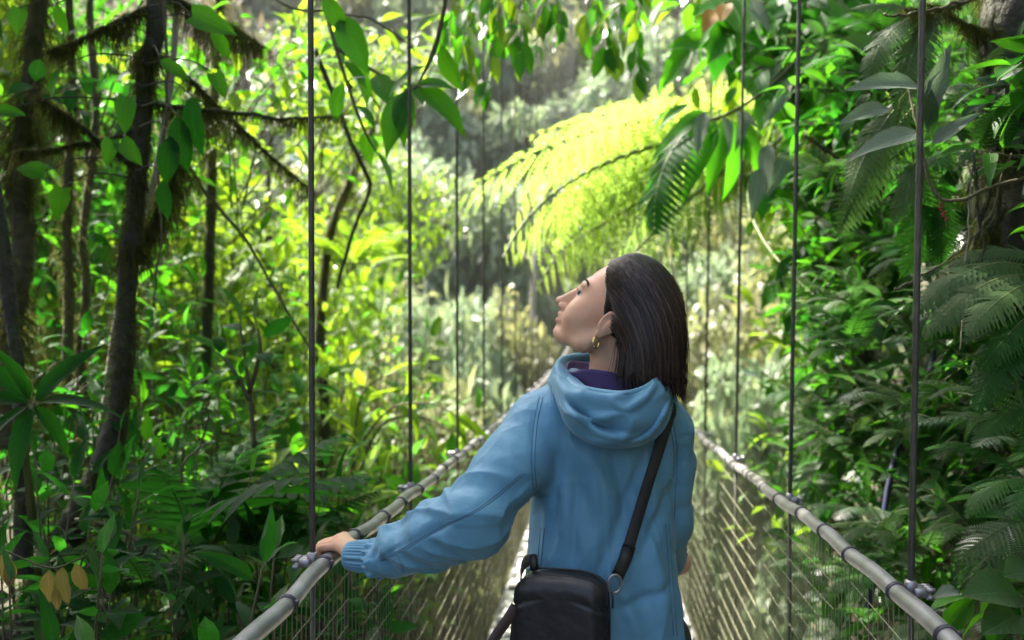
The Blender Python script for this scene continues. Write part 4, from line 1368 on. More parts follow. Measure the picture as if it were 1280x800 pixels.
# ------------------------------------------------------------------ ferns
def frond_tmpl(npin=20, L=1., Wd=.32, arch=.9, pin_w=.05, bip=False, seed=0, lobed=True, base=.12):
    """a frond along +Y arching down, pinnae both sides"""
    rg = np.random.default_rng(seed)
    m = 24
    t = np.linspace(0, 1, m)
    ang = .25 - arch * t ** 1.2
    y = np.concatenate([[0], np.cumsum(np.cos(ang[1:]) / (m - 1))]) * L
    z = np.concatenate([[0], np.cumsum(np.sin(ang[1:]) / (m - 1))]) * L
    x = .05 * L * np.sin(t * 2.2 + rg.random() * 6) * t
    R = np.stack([x, y, z], -1)
    stem = tube_geo(R, np.linspace(.008, .0015, m) * L, 5, caps=False)
    ts = []
    for i in range(npin):
        tt = base + (1 - base) * (i + .5) / npin
        p = np.array([np.interp(tt, t, R[:, a]) for a in range(3)])
        tg = np.array([np.interp(min(tt + .02, 1), t, R[:, a]) - np.interp(tt - .02, t, R[:, a]) for a in range(3)])
        tg /= np.linalg.norm(tg)
        s_ = (tt - base) / (1 - base)
        ln = Wd * L * (np.sin(np.pi * (.22 + .78 * s_) ** .9) ** .75 + .02) * rg.uniform(.9, 1.08)
        for sd in (-1, 1):
            d = np.array((sd, 0, 0)) * .92 + tg * (.38 + .25 * s_) + np.array((0, 0, -.12 + rg.normal(0, .08)))
            up = np.cross(np.array((1., 0, 0)), tg)
            if bip:
                nn = 13
                d = d / np.linalg.norm(d)
                xs, ys_, zs_ = frame(d, up)
                for k in range(nn):
                    q = (k + .4) / nn
                    pp = p + d * ln * q + np.array((0, 0, -.25 * ln * q * q))
                    l2 = ln * .23 * (1 - q) ** .7 * (.55 + .45 * min(1, q * 4)) + .004
                    for s2 in (-1, 1):
                        dd = xs * s2 * .9 + d * .55 + np.array((0, 0, -.2))
                        a, b = frame(dd, up)[0], dd / np.linalg.norm(dd)
                        w2 = l2 * .17
                        V = np.array([pp - d * w2, pp + b * l2 * .55 - a * w2 * .9, pp + b * l2 * 1.05, pp + b * l2 * .55 + a * w2 * .9, pp + d * w2])
                        ts.append((V[[0, 1, 2, 3]] if False else np.array([pp, V[1], V[2], V[3]]), np.array([[0, 1, 2, 3]]), np.array([(0, 0), (-1, .5), (0, 1), (1, .5)])))
                ts.append((np.array([p, p + d * ln * .5 + xs * .002 * L, p + d * ln + np.array((0, 0, -.25 * ln)), p + d * ln * .5 - xs * .002 * L]), np.array([[0, 1, 2, 3]]), np.zeros((4, 2))))
            else:
                nn = 9 if lobed else 4
                v = np.linspace(0, 1, nn)
                w = (1 - v ** 1.8) * pin_w * L * .5 * (1 + (.32 * np.where(np.arange(nn) % 2, 1, -1) if lobed else 0)) + .0006
                w[0] = pin_w * L * .42; w[-1] = .0008
                xs, ys_, zs_ = frame(d, up)
                C = p + ys_ * (v * ln)[:, None] + zs_ * (-.22 * ln * v ** 2)[:, None] + tg * (.06 * ln * v ** 2)[:, None]
                V = np.stack([C - xs * w[:, None] + zs_ * w[:, None] * .25, C, C + xs * w[:, None] + zs_ * w[:, None] * .25], 1).reshape(-1, 3)
                UV = np.stack([np.tile((-1, 0, 1), (nn, 1)), np.repeat(v[:, None], 3, 1)], -1).reshape(-1, 2)
                ts.append((V, grid_faces(nn, 3), UV))
    return merge_tmpl(ts), stem
FROND = {}
def frondset(key, mat, k=4, stem_mat='stem', **kw):
    out = []
    for i in range(k):
        kk = dict(kw); rg = np.random.default_rng(i + 50)
        kk['arch'] = kw.get('arch', .9) * rg.uniform(.6, 1.4)
        t, st = frond_tmpl(seed=i, **kk)
        out.append(tmpl_mesh("frond", t, M[mat], st, M[stem_mat]))
    FROND[key] = out
frondset('grey', 'fern_grey', npin=22, Wd=.20, pin_w=.042, arch=1.0)
frondset('dark', 'fern_dark', npin=20, Wd=.24, pin_w=.045, arch=1.1)
frondset('greybip', 'fern_grey', npin=15, Wd=.33, bip=True, arch=.9)
frondset('darkbip', 'fern_dark', npin=15, Wd=.33, bip=True, arch=1.0)
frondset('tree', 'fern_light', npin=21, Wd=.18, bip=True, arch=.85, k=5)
frondset('brightfern', 'leaf_bright', npin=22, Wd=.22, pin_w=.045, arch=1.0)
frondset('palm', 'leaf_mid', npin=13, Wd=.42, pin_w=.085, arch=.7, lobed=False)
frondset('palmdark', 'leaf_dark', npin=13, Wd=.34, pin_w=.085, arch=.6, lobed=False)
frondset('palmthin', 'leaf_dark', npin=17, Wd=.36, pin_w=.05, arch=.8, lobed=False)

# ------------------------------------------------------------------ plants with single leaves
def jit(v, a): return np.asarray(v, float) + RNG.normal(0, a, 3)

def put_leaf(root, kind, pos, d, size, up=(0, 0, 1), name="leaf"):
    return obj(name, random.choice(LEAF[kind]), root, mw=mat_from(pos, d, up, size))

def shrub(name, label, cat, base, stems, kind, size, every=.09, group=None, stem_r=.008, out=.7, stem_mat='twig', droop=-.15, start=.25, up=(0, 0, 1), jitter=.25):
    """stems: list of polylines (world). leaves alternate along each stem"""
    root = thing(name, label, cat, base, group)
    mb = MB()
    for P in stems:
        P = catmull(P, max(8, 4 * len(P)))
        mb.tube(P, np.linspace(stem_r, stem_r * .35, len(P)), 6)
        seg = np.linalg.norm(np.diff(P, axis=0), axis=1); cum = np.concatenate([[0], np.cumsum(seg)])
        s_ = cum[-1] * start; k = 0
        ph = random.random() * 6
        while s_ < cum[-1]:
            p = np.array([np.interp(s_, cum, P[:, a]) for a in range(3)])
            q = np.array([np.interp(min(s_ + .02, cum[-1]), cum, P[:, a]) - np.interp(max(s_ - .02, 0), cum, P[:, a]) for a in range(3)])
            q /= np.linalg.norm(q) + 1e-9
            a = frame(q)[0]; b = np.cross(a, q)
            th = ph + k * 2.4
            d = (a * math.cos(th) + b * math.sin(th)) * out + q * .55 + np.array((0, 0, droop)) + RNG.normal(0, jitter * .5, 3)
            d /= np.linalg.norm(d)
            sz = size * random.uniform(.7, 1.15)
            put_leaf(root, kind if isinstance(kind, str) else random.choice(kind), p + d * .12 * sz, d, sz, jit(up, .35))
            s_ += every * random.uniform(.7, 1.3); k += 1
        put_leaf(root, kind if isinstance(kind, str) else random.choice(kind), P[-1], P[-1] - P[-2] + np.array((0, 0, -.0)), size, jit(up, .3))
    obj("stem", mb.mesh("stem", M[stem_mat]), root)
    return root

def fern(label, base, n, L, key, group=None, name="fern", face=None, spread=1.0, rise=.55):
    root = thing(name, label, "fern", base, group)
    a0 = random.random() * 6.28
    for k in range(n):
        a = a0 + k * 6.283 / n + random.uniform(-.35, .35)
        d = np.array((math.cos(a), math.sin(a), rise * random.uniform(.5, 1.4)))
        if face is not None:
            d = d * spread * .75 + np.asarray(face) * .85
        obj("frond", random.choice(FROND[key]), root, mw=mat_from(np.asarray(base) + RNG.normal(0, .012, 3), d, (0, 0, 1), L * random.uniform(.7, 1.15)))
    return root

# ------------------------------------------------------------------ moss
def moss_geo(P, R, n, length, width, seed=0, hang=1.0):
    rg = np.random.default_rng(seed)
    P = np.asarray(P); R = np.broadcast_to(R, (len(P),))
    i = rg.random(n) * (len(P) - 1)
    j = i.astype(int); f = (i - j)[:, None]
    c = P[j] * (1 - f) + P[j + 1] * f
    r = R[j]
    o = rg.normal(size=(n, 3)); o /= np.linalg.norm(o, axis=1, keepdims=True)
    root = c + o * r[:, None] * .95
    clump = .15 + np.clip(vnoise(c * 9, seed + 3) + .25, 0, 1) * 1.2
    l = length * rg.uniform(.3, 1.2, n) * clump
    d = o * .7 + np.array((0, 0, -hang)) * rg.uniform(.5, 1.2, (n, 1)) + rg.normal(0, .25, (n, 3))
    d /= np.linalg.norm(d, axis=1, keepdims=True)
    s = np.cross(d, rg.normal(size=(n, 3))); s /= np.linalg.norm(s, axis=1, keepdims=True) + 1e-9
    w = width * .55 * rg.uniform(.6, 1.3, n)[:, None]
    mid = root + d * l[:, None] * .5 + o * .15 * l[:, None]
    tip = root + d * l[:, None] + np.array((0, 0, -.25)) * l[:, None] * hang
    V = np.stack([root - s * w * .5, root + s * w * .5, mid + s * w * .5, mid - s * w * .5, tip], 1).reshape(-1, 3)
    b = np.arange(n) * 5
    F4 = np.stack([b, b + 1, b + 2, b + 3], -1); F3 = np.stack([b + 3, b + 2, b + 4], -1)
    return V, [F4, F3], np.concatenate([rg.random(n), rg.random(n)])
def moss_mesh(name, parts, mat):
    V = []; F3 = []; F4 = []; r4 = []; r3 = []; n = 0
    for v, (f4, f3), r in parts:
        V.append(v); F4.append(f4 + n); F3.append(f3 + n); n += len(v)
        r4.append(r[:len(f4)]); r3.append(r[len(f4):])
    V = np.concatenate(V)
    return mesh_np(name, V, [np.concatenate(F4), np.concatenate(F3)], mat, uv=np.zeros((len(V), 2)), fattr={"rnd": np.concatenate(r4 + r3)})

def trunk_geo(P, R, sides=12, amp=.18, seed=0, n=40):
    P = catmull(P, n); R = np.interp(np.linspace(0, 1, n), np.linspace(0, 1, len(R)), R)
    V, F = tube_geo(P, R, sides)
    c = np.repeat(P, sides, 0)
    d = V[:n * sides] - c
    V[:n * sides] = c + d * (1 + amp * fbm(V[:n * sides] * 9, 3, seed) * 1.6)[:, None]
    return V, F, P, R

def bough(mb, p0, p1, r, sag=.0, n=14, wob=.05, seed=0):
    rg = np.random.default_rng(seed)
    t = np.linspace(0, 1, n)[:, None]
    L = np.linalg.norm(np.asarray(p1) - p0)
    P = np.asarray(p0) * (1 - t) + np.asarray(p1) * t + np.array((0, 0, -1.)) * sag * np.sin(np.pi * t)
    P = P + np.cumsum(rg.normal(0, wob * L / n, (n, 3)), 0) * np.sin(np.pi * t)
    if isinstance(mb, tuple):
        obj(mb[2], MB().tube(P, np.linspace(r, r * .4, n), 7).mesh(mb[2], M[mb[1]]), mb[0])
    else:
        mb.tube(P, np.linspace(r, r * .4, n), 7)
    return P

def crown_mesh(name, mat, centers, radii, nleaf, tmpl, size, seed=0, shell=.45, droop=.35):
    """leaves spread through uneven clumps"""
    rg = np.random.default_rng(seed)
    centers = np.asarray(centers, float); radii = np.asarray(radii, float)
    if radii.ndim == 1: radii = np.repeat(radii[:, None], 3, 1)
    wgt = radii.prod(1) ** .75; wgt /= wgt.sum()
    ci = rg.choice(len(centers), nleaf, p=wgt)
    v = rg.normal(size=(nleaf, 3)); v /= np.linalg.norm(v, axis=1, keepdims=True)
    rad = (shell + (1 - shell) * rg.random(nleaf)) ** .6 * (1 + .25 * vnoise(v * 2.3 + ci[:, None] * 3.1, seed))
    pos = centers[ci] + v * radii[ci] * rad[:, None]
    d = v * .8 + rg.normal(0, .6, (nleaf, 3)) + np.array((0, 0, -droop))
    ups = v * .6 + rg.normal(0, .35, (nleaf, 3)) + np.array((0, 0, .8))
    # leaves come in small sprays of like colour
    rn = np.clip(.5 + .5 * vnoise(pos * 3.0, seed + 9) + rg.normal(0, .12, nleaf), 0, .999)
    V, F, U, r = scatter(tmpl, pos, d, ups, size * rg.uniform(.6, 1.3, nleaf), rn)
    return mesh_np(name, V, F, mat, uv=U, fattr={"rnd": r})
T_SMALL = leaf_tmpl(1., .42, 4, .25, .5, 'ell')
T_LANCE = leaf_tmpl(1., .28, 5, .25, .6, 'lance')
T_FAR = leaf_tmpl(1., .5, 3, .3, .5, 'ell')
# ------------------------------------------------------------------ left: leaning mossy tree that shades the walkway
def tree_part(root, name, geo, mat): return obj(name, MB().add(geo[0], geo[1]).mesh(name, M[mat]), root)

tr = thing("leaning_tree", "slender dark tree trunk draped in moss, leaning beside the left handrail", "tree", at(40, 790, 3.0))
tp = [at(30, 800, 2.95), at(62, 715, 2.98), at(108, 630, 3.0), at(143, 540, 3.0), at(155, 440, 3.0), at(160, 340, 3.0), at(172, 220, 3.02), at(181, 90, 3.05), at(187, -60, 3.1), np.array((-1.9, 3.4, 4.4)), np.array((-2.4, 3.6, 6.2))]
g = trunk_geo(tp, [.070, .050, .040, .034, .031, .029, .028, .027, .027, .028, .03], 14, .22, 3, 90)
tree_part(tr, "trunk", g, 'bark')
ms = [moss_geo(g[2], g[3], 9000, .04, .004, 5, .5), moss_geo(g[2][:22], g[3][:22], 2600, .10, .005, 6, .8), moss_geo(g[2][46:66], g[3][46:66], 2600, .16, .005, 7, 1.3)]
mb = (tr, 'bark', 'branch')
BRs = []
for i, (a, b, r, sg) in enumerate([((172, 210, 3.02), (45, 120, 2.9), .010, .0), ((176, 128, 3.03), (430, 145, 3.3), .009, .02), ((181, 60, 3.05), (392, 240, 3.5), .010, -.03),
                                    ((160, 330, 3.0), (228, 195, 3.2), .010, 0), ((183, 10, 3.05), (60, 65, 2.8), .009, 0), ((186, -20, 3.08), (330, 60, 3.4), .012, 0), ((176, 160, 3.02), (20, 190, 2.9), .009, .02)]):
    P = bough(mb, at(*a), at(*b), r, sg, 16, .10, i + 3)
    BRs.append(P)
    ms.append(moss_geo(P, np.full(len(P), r), 1500, .12, .0036, 20 + i, 1.5))
ctr = np.array((-3.4, 3.0, 6.6))
for i in range(7):
    a = i * .9
    bough(mb, np.array((-2.3, 3.5, 5.4 + .1 * i)), ctr + np.array((2.4 * math.cos(a), 1.7 * math.sin(a), .3 * math.sin(i))), .025, -.1, 10, .08, 70 + i)
obj("moss", moss_mesh("moss", ms, M['moss']), tr, kind="stuff")
rg = np.random.default_rng(5)
cc = ctr + rg.normal(0, 1, (34, 3)) * (1.6, .85, .55)
obj("crown", crown_mesh("crown", M['leaf_mid'], cc, np.full(34, .75), 9000, T_SMALL, .19, 3), tr, kind="stuff")  # unseen crown, placed overhead to keep direct sun off the walkway

def mossy_stem(label, pts, rad, mat='bark_moss', nm=2500, ml=.06, seed=0, group=None, mossmat='moss', name="mossy_tree", base=None, hang=1.0, crown=None):
    P = [at(*p) for p in pts]
    t = thing(name, label, "tree", P[0], group)
    g = trunk_geo(P, rad, 10, .25, seed, 44)
    tree_part(t, "trunk", g, mat)
    if nm: obj("moss", moss_mesh("moss", [moss_geo(g[2], g[3], nm, ml, .0042, seed, hang)], M[mossmat]), t, kind="stuff")
    if crown:
        rg = np.random.default_rng(seed)
        c = np.asarray(P[-1]) + rg.normal(0, 1, (12, 3)) * crown[0] + np.array((0, 0, crown[0][2] * .6))
        obj("crown", crown_mesh("crown", M[crown[1]], c, np.full(12, .55), crown[2], T_SMALL, .16, seed), t, kind="stuff")
    return t
mossy_stem("pale mossy sapling trunk, the straighter of two behind the leaning tree", [(72, 640, 3.9), (82, 500, 3.9), (86, 380, 3.9), (84, 250, 3.95), (90, 120, 4.0), (84, -60, 4.0)], [.028, .022, .019, .019, .017, .016], nm=3200, ml=.07, seed=11)
mossy_stem("pale mossy sapling trunk, the crooked one of two behind the leaning tree", [(118, 600, 4.1), (100, 470, 4.1), (108, 360, 4.1), (104, 290, 4.1), (120, 150, 4.15), (112, 20, 4.2), (118, -60, 4.2)], [.026, .021, .018, .018, .016, .015, .014], nm=3000, ml=.07, seed=12)
mossy_stem("thick-mossed tree trunk with shaggy beard moss at the left edge", [(12, 560, 3.3), (16, 400, 3.3), (30, 300, 3.3), (22, 220, 3.3), (38, 100, 3.35), (55, -60, 3.4)], [.045, .036, .032, .034, .03, .028], nm=5200, ml=.15, seed=13, hang=1.3)
mossy_stem("thin dark trunk with tufts of moss behind the mossy branches", [(255, 520, 5.0), (262, 320, 5.0), (266, 160, 5.0), (274, 30, 5.0), (278, -60, 5.0)], [.03, .026, .024, .023, .02], 'bark', 2200, .12, 14)
mossy_stem("dark trunk with a ragged moss curtain beyond the steel hanger", [(402, 640, 6.0), (406, 520, 6.0), (400, 420, 6.0), (412, 300, 6.0), (440, 220, 6.0), (470, 150, 6.0)], [.04, .035, .032, .028, .02, .012], 'bark', 2600, .16, 15)
mossy_stem("dark upright trunk half hidden by the left undergrowth", [(30, 720, 2.7), (27, 600, 2.7), (24, 480, 2.7), (5, 330, 2.75), (-20, 150, 2.8)], [.026, .022, .02, .02, .02], 'bark', 800, .05, 16)
mossy_stem("thin pale stem leaning across the shaded saplings", [(125, 560, 3.6), (150, 380, 3.6), (190, 240, 3.6), (215, 90, 3.6), (222, -40, 3.6)], [.016, .014, .013, .012, .011], 'bark_pale', 500, .03, 17)
# thin vines and bare twigs crossing the left foliage
def vine(label, pts, r, mat='twig', n=40, moss=0, seed=0, group=None, name="vine"):
    P = catmull([at(*p) for p in pts], n)
    P = P + np.cumsum(np.random.default_rng(seed).normal(0, .002, P.shape), 0)
    if not moss:
        o = obj(name, MB().tube(P, np.linspace(r, r * .55, n), 6).mesh(name, M[mat]))
        o["label"], o["category"] = label, "vine"
        if group: o["group"] = group
        return o
    t = thing(name, label, "vine", P[0], group)
    obj("stem", MB().tube(P, np.linspace(r, r * .55, n), 6).mesh("stem", M[mat]), t)
    obj("moss", moss_mesh("moss", [moss_geo(P, r, moss, .06, .003, seed, 1.2)], M['moss_green']), t, kind="stuff")
    return t
vine("long brown twig slanting down from the mossy branches to the steel hanger", [(225, 190, 3.3), (262, 245, 3.3), (312, 305, 3.35), (345, 360, 3.35), (392, 440, 3.4)], .007, moss=60, seed=1)
vine("thin looping liana hanging right of the leaning trunk", [(205, -20, 2.9), (212, 120, 2.9), (203, 230, 2.9), (210, 300, 2.9), (196, 390, 2.9)], .005, seed=2)
vine("slender twig crossing in front of the first left hanger at the top", [(330, -10, 3.4), (375, 14, 3.3), (420, 15, 3.3), (475, 28, 3.3), (520, 60, 3.4)], .005, seed=3)
vine("bare dark twig fork between the first two left hangers", [(405, -10, 3.6), (430, 60, 3.6), (455, 100, 3.6), (475, 135, 3.6)], .006, seed=4)
vine("bent brown stem arching over the lower left undergrowth", [(95, 650, 2.4), (140, 655, 2.4), (175, 665, 2.4), (188, 680, 2.4), (172, 690, 2.45), (140, 700, 2.5)], .007, seed=5)
vine("thin dark sapling stem standing in front of the bright ferns", [(255, 760, 3.0), (225, 600, 3.0), (250, 560, 3.1), (262, 500, 3.1)], .006, seed=6)
vine("drooping mossy liana behind the left hanger", [(395, 60, 4.2), (440, 180, 4.2), (462, 230, 4.2), (440, 290, 4.2), (420, 360, 4.2)], .012, 'bark', moss=500, seed=8)

# big leaves of the climber on the leaning tree
cl = thing("climbing_plant", "climber with large dark heart-shaped leaves hanging from the leaning mossy tree", "plant", at(176, 260, 2.9))
mb = MB()
for (px, py, d, sz, dx, dz, kd) in [(160, 122, 2.75, 46, -.1, -1, 'mid_broad'), (240, 120, 2.7, 78, .05, -1, 'dark_ell'), (222, 145, 2.7, 74, .1, -1, 'dark_ell'), (214, 170, 2.7, 66, -.05, -1, 'dark_ell'), (205, 225, 2.72, 52, 0, -1, 'dark_ell'),
                                     (140, 175, 2.75, 34, -.2, -1, 'mid_broad'), (152, 178, 2.75, 38, .7, -.8, 'mid_broad'), (55, 215, 2.7, 40, -1, .2, 'mid_broad'), (78, 235, 2.7, 44, -.3, -1, 'mid_broad'), (0, 140, 2.6, 34, 1, -.1, 'mid_broad'),
                                     (24, 10, 2.7, 36, 0, -1, 'mid_broad'), (200, 75, 2.8, 44, .8, -.5, 'mid_ell'), (240, 20, 2.9, 58, .9, -.3, 'mid_broad'), (265, 35, 3.0, 46, .5, -.9, 'mid_ell'), (75, 85, 2.8, 44, -.3, -1, 'mid_ell'), (70, 5, 2.7, 40, .2, -1, 'mid_ell'), (268, 92, 2.8, 34, .4, -.9, 'mid_broad')]:
    p = at(px, py, d)
    dd = CR * dx + np.array((0, 0, dz)) + CF0 * random.uniform(-.3, .2)
    put_leaf(cl, kd, p, dd, sz / FPX * d, up=-CF0 + np.array((random.uniform(-.4, .4), 0, .3)))
    tk = at(172 + (200 - py) * .09, py - 12, 3.0) if px < 300 else p
    mb.tube(catmull([p, (p * .6 + tk * .4) + (0, 0, .03), tk], 8), np.linspace(.0016, .003, 8), 5)
obj("stem", mb.mesh("stem", M['bark']), cl)

# rosettes / palmate shrubs ------------------------------------------------
def rosette(label, c, n, size, kind, group=None, name="rosette_plant", tilt=.15, fan=None, base_drop=.25, cat="plant"):
    c = np.asarray(c)
    root = thing(name, label, cat, c - (0, 0, base_drop), group)
    for k in range(n):
        a = k * 6.283 / n + random.uniform(-.25, .25)
        d = CR * math.cos(a) + np.array((0, 0, 1)) * (math.sin(a) * .8 + tilt) - CF0 * random.uniform(-.1, .6) if fan else np.array((math.cos(a), math.sin(a), tilt + random.uniform(-.25, .35)))
        put_leaf(root, kind if isinstance(kind, str) else random.choice(kind), c + d * .05 * size, d, size * random.uniform(.75, 1.15), jit((-CF0 * .5 + np.array((0, 0, .7))), .25))
    obj("stem", MB().tube(np.array([c - (0, 0, base_drop), c - (.01, .01, base_drop * .4), c]), np.array((.012, .009, .006)) * max(size, .1) / .2, 6).mesh("stem", M['stem']), root)
    return root
rosette("dark shrub with long fingered leaves in the lower left shade", at(40, 505, 2.15), 8, .18, 'dark_lance', fan=True)
t = thing("withered_sprig", "sprig of withered ochre leaves hanging at the foot of the leaning tree", "leaves", at(100, 700, 2.05))
for px, py, sz, dx in [(62, 712, 46, -.1), (78, 708, 52, .05), (95, 703, 42, .25), (70, 735, 30, .05), (5, 690, 46, .15), (14, 700, 36, -.1)]:
    put_leaf(t, 'ochre', at(px, py, 2.05), np.array((0, 0, -1)) + CR * dx, sz / FPX * 2.05, up=-CF0 + CR * random.uniform(-.4, .4))
obj("stem", MB().tube(catmull([at(120, 690, 2.1), at(95, 700, 2.05), at(62, 710, 2.05), at(5, 688, 2.05)], 14), .0022, 5).mesh("stem", M['twig']), t)

shrub("dark_shrub", "dark-leaved sprig standing in front of the sunlit thicket beside the leaning tree", "shrub", at(310, 560, 3.0),
      [[at(318, 560, 3.0), at(312, 490, 3.0), at(305, 440, 3.0), at(300, 405, 3.0)], [at(312, 490, 3.0), at(325, 440, 2.95), at(322, 410, 2.95)], [at(312, 500, 3.0), at(290, 460, 3.0), at(270, 440, 3.0)]], 'dark_ell', .125, .045, start=.4)
# fronds of broad leaflets beside the hand
def pinnate(label, base, specs, key, group=None, name="pinnate_plant"):
    root = thing(name, label, "plant", base, group)
    for p, d, L in specs:
        obj("frond", random.choice(FROND[key]), root, mw=mat_from(p, d, (0, 0, 1), L))
    return root
def fr(px, py, d, qx, qy, d2):
    a, b = at(px, py, d), at(qx, qy, d2)
    return a, b - a + np.array((0, 0, .12)), np.linalg.norm(b - a) * 1.1
pinnate("broad-leafleted dark green frond plant next to the woman's hand", at(270, 700, 2.9),
        [fr(255, 690, 3.0, 450, 625, 2.7), fr(255, 680, 3.0, 430, 575, 2.9), fr(250, 670, 3.1, 380, 545, 3.1), fr(270, 720, 2.9, 420, 690, 2.6), fr(240, 690, 3.0, 330, 560, 3.3), fr(260, 700, 2.9, 370, 640, 2.4), fr(240, 700, 3.0, 180, 600, 2.7)], 'palmdark')

# undergrowth at the lower left ------------------------------------------------
UND = [("dark_ell", "low dark bush crowding the foot of the leaning tree"), ("dark_lance", "narrow-leaved dark plant among the lower left undergrowth"), ("mid_ell", "fresh green bush among the lower left undergrowth"), ("grey_ell", "dull blue-green bush low against the left handrail")]
spots = [(30, 640, 2.4, 0), (120, 760, 2.2, 0), (190, 720, 2.5, 3), (250, 780, 2.1, 3), (200, 610, 2.9, 1), (150, 560, 3.3, 2), (300, 740, 2.5, 0), (60, 560, 2.9, 0), (230, 650, 2.9, 2), (330, 780, 2.2, 0), (10, 790, 2.0, 0), (350, 690, 2.8, 1), (270, 600, 3.4, 2), (170, 480, 3.6, 2), (220, 520, 3.6, 0), (140, 690, 2.6, 1), (30, 420, 3.5, 0), (385, 760, 2.6, 0), (200, 800, 1.95, 1), (330, 620, 3.3, 0), (100, 820, 1.9, 3), (290, 690, 2.7, 1), (210, 430, 4.0, 2), (60, 700, 2.3, 1), (400, 800, 2.4, 1)]
for i, (px, py, d, k) in enumerate(spots):
    c = at(px, py, d)
    gz = float(ground_h(c[0], c[1]))
    b = np.array((c[0], c[1], min(gz, c[2] - .25)))
    st = []
    for s_ in range(5):
        a = random.random() * 6.28
        e = c + np.array((math.cos(a) * .20, math.sin(a) * .20, random.uniform(-.12, .18)))
        st.append([b + RNG.normal(0, .02, 3), (b + e) / 2 + RNG.normal(0, .03, 3) + (0, 0, .06), e])
    shrub("undergrowth_bush", UND[k][1], "bush", b, st, UND[k][0], .095 if k != 1 else .125, .046, group="undergrowth bushes on the left bank" + ("", ", narrow", ", fresh", ", dull")[k], stem_r=.006, start=.45)
for i in range(3):
    c = at(random.uniform(0, 380), random.uniform(640, 800), random.uniform(2.2, 4.2))
    fern("dark green fern in the left undergrowth", c, 7, .32, 'dark', "ferns in the left undergrowth")

# leafy growth between the mossy stems
LF = [('dark_ell', "shaded dark leafy growth between the mossy stems"), ('mid_ell', "green leafy growth between the mossy stems"), ('bright_ell', "light-catching yellow-green growth between the mossy stems"), ('mid_lance', "narrow-leaved green growth between the mossy stems")]
for i, (px, py, d, k) in enumerate([(20, 60, 3.4, 0), (70, 150, 4.4, 1), (130, 60, 4.6, 1), (225, 120, 4.2, 1), (60, 330, 4.6, 0), (130, 300, 4.8, 1), (200, 340, 4.4, 1), (215, 60, 4.8, 2), (300, 70, 4.6, 2), (340, 110, 4.4, 2), (30, 260, 4.4, 1), (120, 430, 4.2, 3), (60, 450, 3.8, 0), (210, 240, 5, 3), (150, 20, 3.8, 0), (100, 220, 5.2, 0), (40, 380, 4.2, 3), (330, 30, 4.4, 1), (250, 160, 5.2, 1), (10, 180, 4.8, 1), (130, 500, 3.6, 0), (340, 180, 5.2, 2), (440, 60, 5, 2), (470, 20, 5.2, 2), (430, 130, 5.4, 1), (370, 60, 5.6, 2), (480, 110, 6, 2), (550, 40, 6, 2)]):
    c = at(px, py, d)
    b = c + np.array((-.25, .2, -.5))
    st = []
    for s_ in range(5):
        a = random.random() * 6.28
        e = c + np.array((math.cos(a) * .26, math.sin(a) * .26, random.uniform(-.25, .28)))
        st.append([b + RNG.normal(0, .03, 3), (b + e) / 2 + (0, 0, .08) + RNG.normal(0, .04, 3), e])
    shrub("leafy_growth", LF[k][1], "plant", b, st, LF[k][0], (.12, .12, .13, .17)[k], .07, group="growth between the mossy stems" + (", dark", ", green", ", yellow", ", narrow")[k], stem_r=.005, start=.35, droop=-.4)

# sunlit thicket behind, left -----------------------------------------------
BR = [(('bright_ell', 'bright_ell', 'mid_ell'), "sunlit yellow-green bush left of the bridge with oval leaves"), ('bright_lance', "sunlit yellow-green bush left of the bridge with narrow leaves"), ('mid_ell', "sunlit mid green bush left of the bridge")]
spots = [(250, 330, 5.2, 0), (330, 420, 5.5, 0), (440, 520, 5.2, 0), (470, 470, 6.0, 0), (420, 400, 6.5, 0), (360, 520, 5.0, 1), (300, 520, 4.6, 2), (440, 620, 4.6, 2), (500, 560, 5.6, 0), (250, 440, 4.8, 2), (430, 330, 7, 0), (350, 300, 6.5, 1), (300, 230, 6.5, 0), (530, 530, 6.4, 0), (390, 580, 4.4, 0), (330, 620, 4.2, 2), (480, 640, 5.0, 0), (470, 350, 8, 0), (230, 260, 5.6, 1), (420, 470, 5.0, 1), (460, 560, 4.8, 0), (350, 370, 5.8, 0), (270, 390, 5.4, 0), (390, 660, 4.4, 1)]
for i, (px, py, d, k) in enumerate(spots):
    c = at(px, py, d)
    gz = float(ground_h(c[0], c[1]))
    b = np.array((c[0] - .1, c[1], max(gz, c[2] - 1.6)))
    st = []
    for s_ in range(6):
        a = random.random() * 6.28
        e = c + np.array((math.cos(a) * .36, math.sin(a) * .36, random.uniform(-.25, .34)))
        st.append([b + RNG.normal(0, .03, 3), (b + e) / 2 + RNG.normal(0, .06, 3) + (0, 0, .12), e])
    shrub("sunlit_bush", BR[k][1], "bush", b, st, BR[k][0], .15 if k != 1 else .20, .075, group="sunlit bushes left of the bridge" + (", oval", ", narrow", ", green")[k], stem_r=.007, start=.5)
for i in range(8):
    c = at(random.uniform(230, 470), random.uniform(240, 420), random.uniform(5.5, 8))
    fern("feathery sunlit yellow-green fern in the left thicket", c, 7, .5, 'brightfern', "sunlit ferns in the left thicket", rise=.9)
# spray with pale tips reaching to the second hanger
shrub("arching_shrub", "arching shrub with long pale yellow-green leaves reaching the bridge net", "shrub", at(430, 640, 5.0),
      [[at(430, 640, 5.0), at(450, 560, 4.9), at(490, 510, 4.8), at(540, 505, 4.7), at(570, 520, 4.7)], [at(440, 620, 5.0), at(470, 540, 4.9), at(510, 520, 4.8), at(550, 530, 4.8)], [at(440, 600, 5.0), at(450, 500, 4.9), at(480, 470, 4.9)]], 'bright_lance', .24, .085, start=.3, droop=-.05)

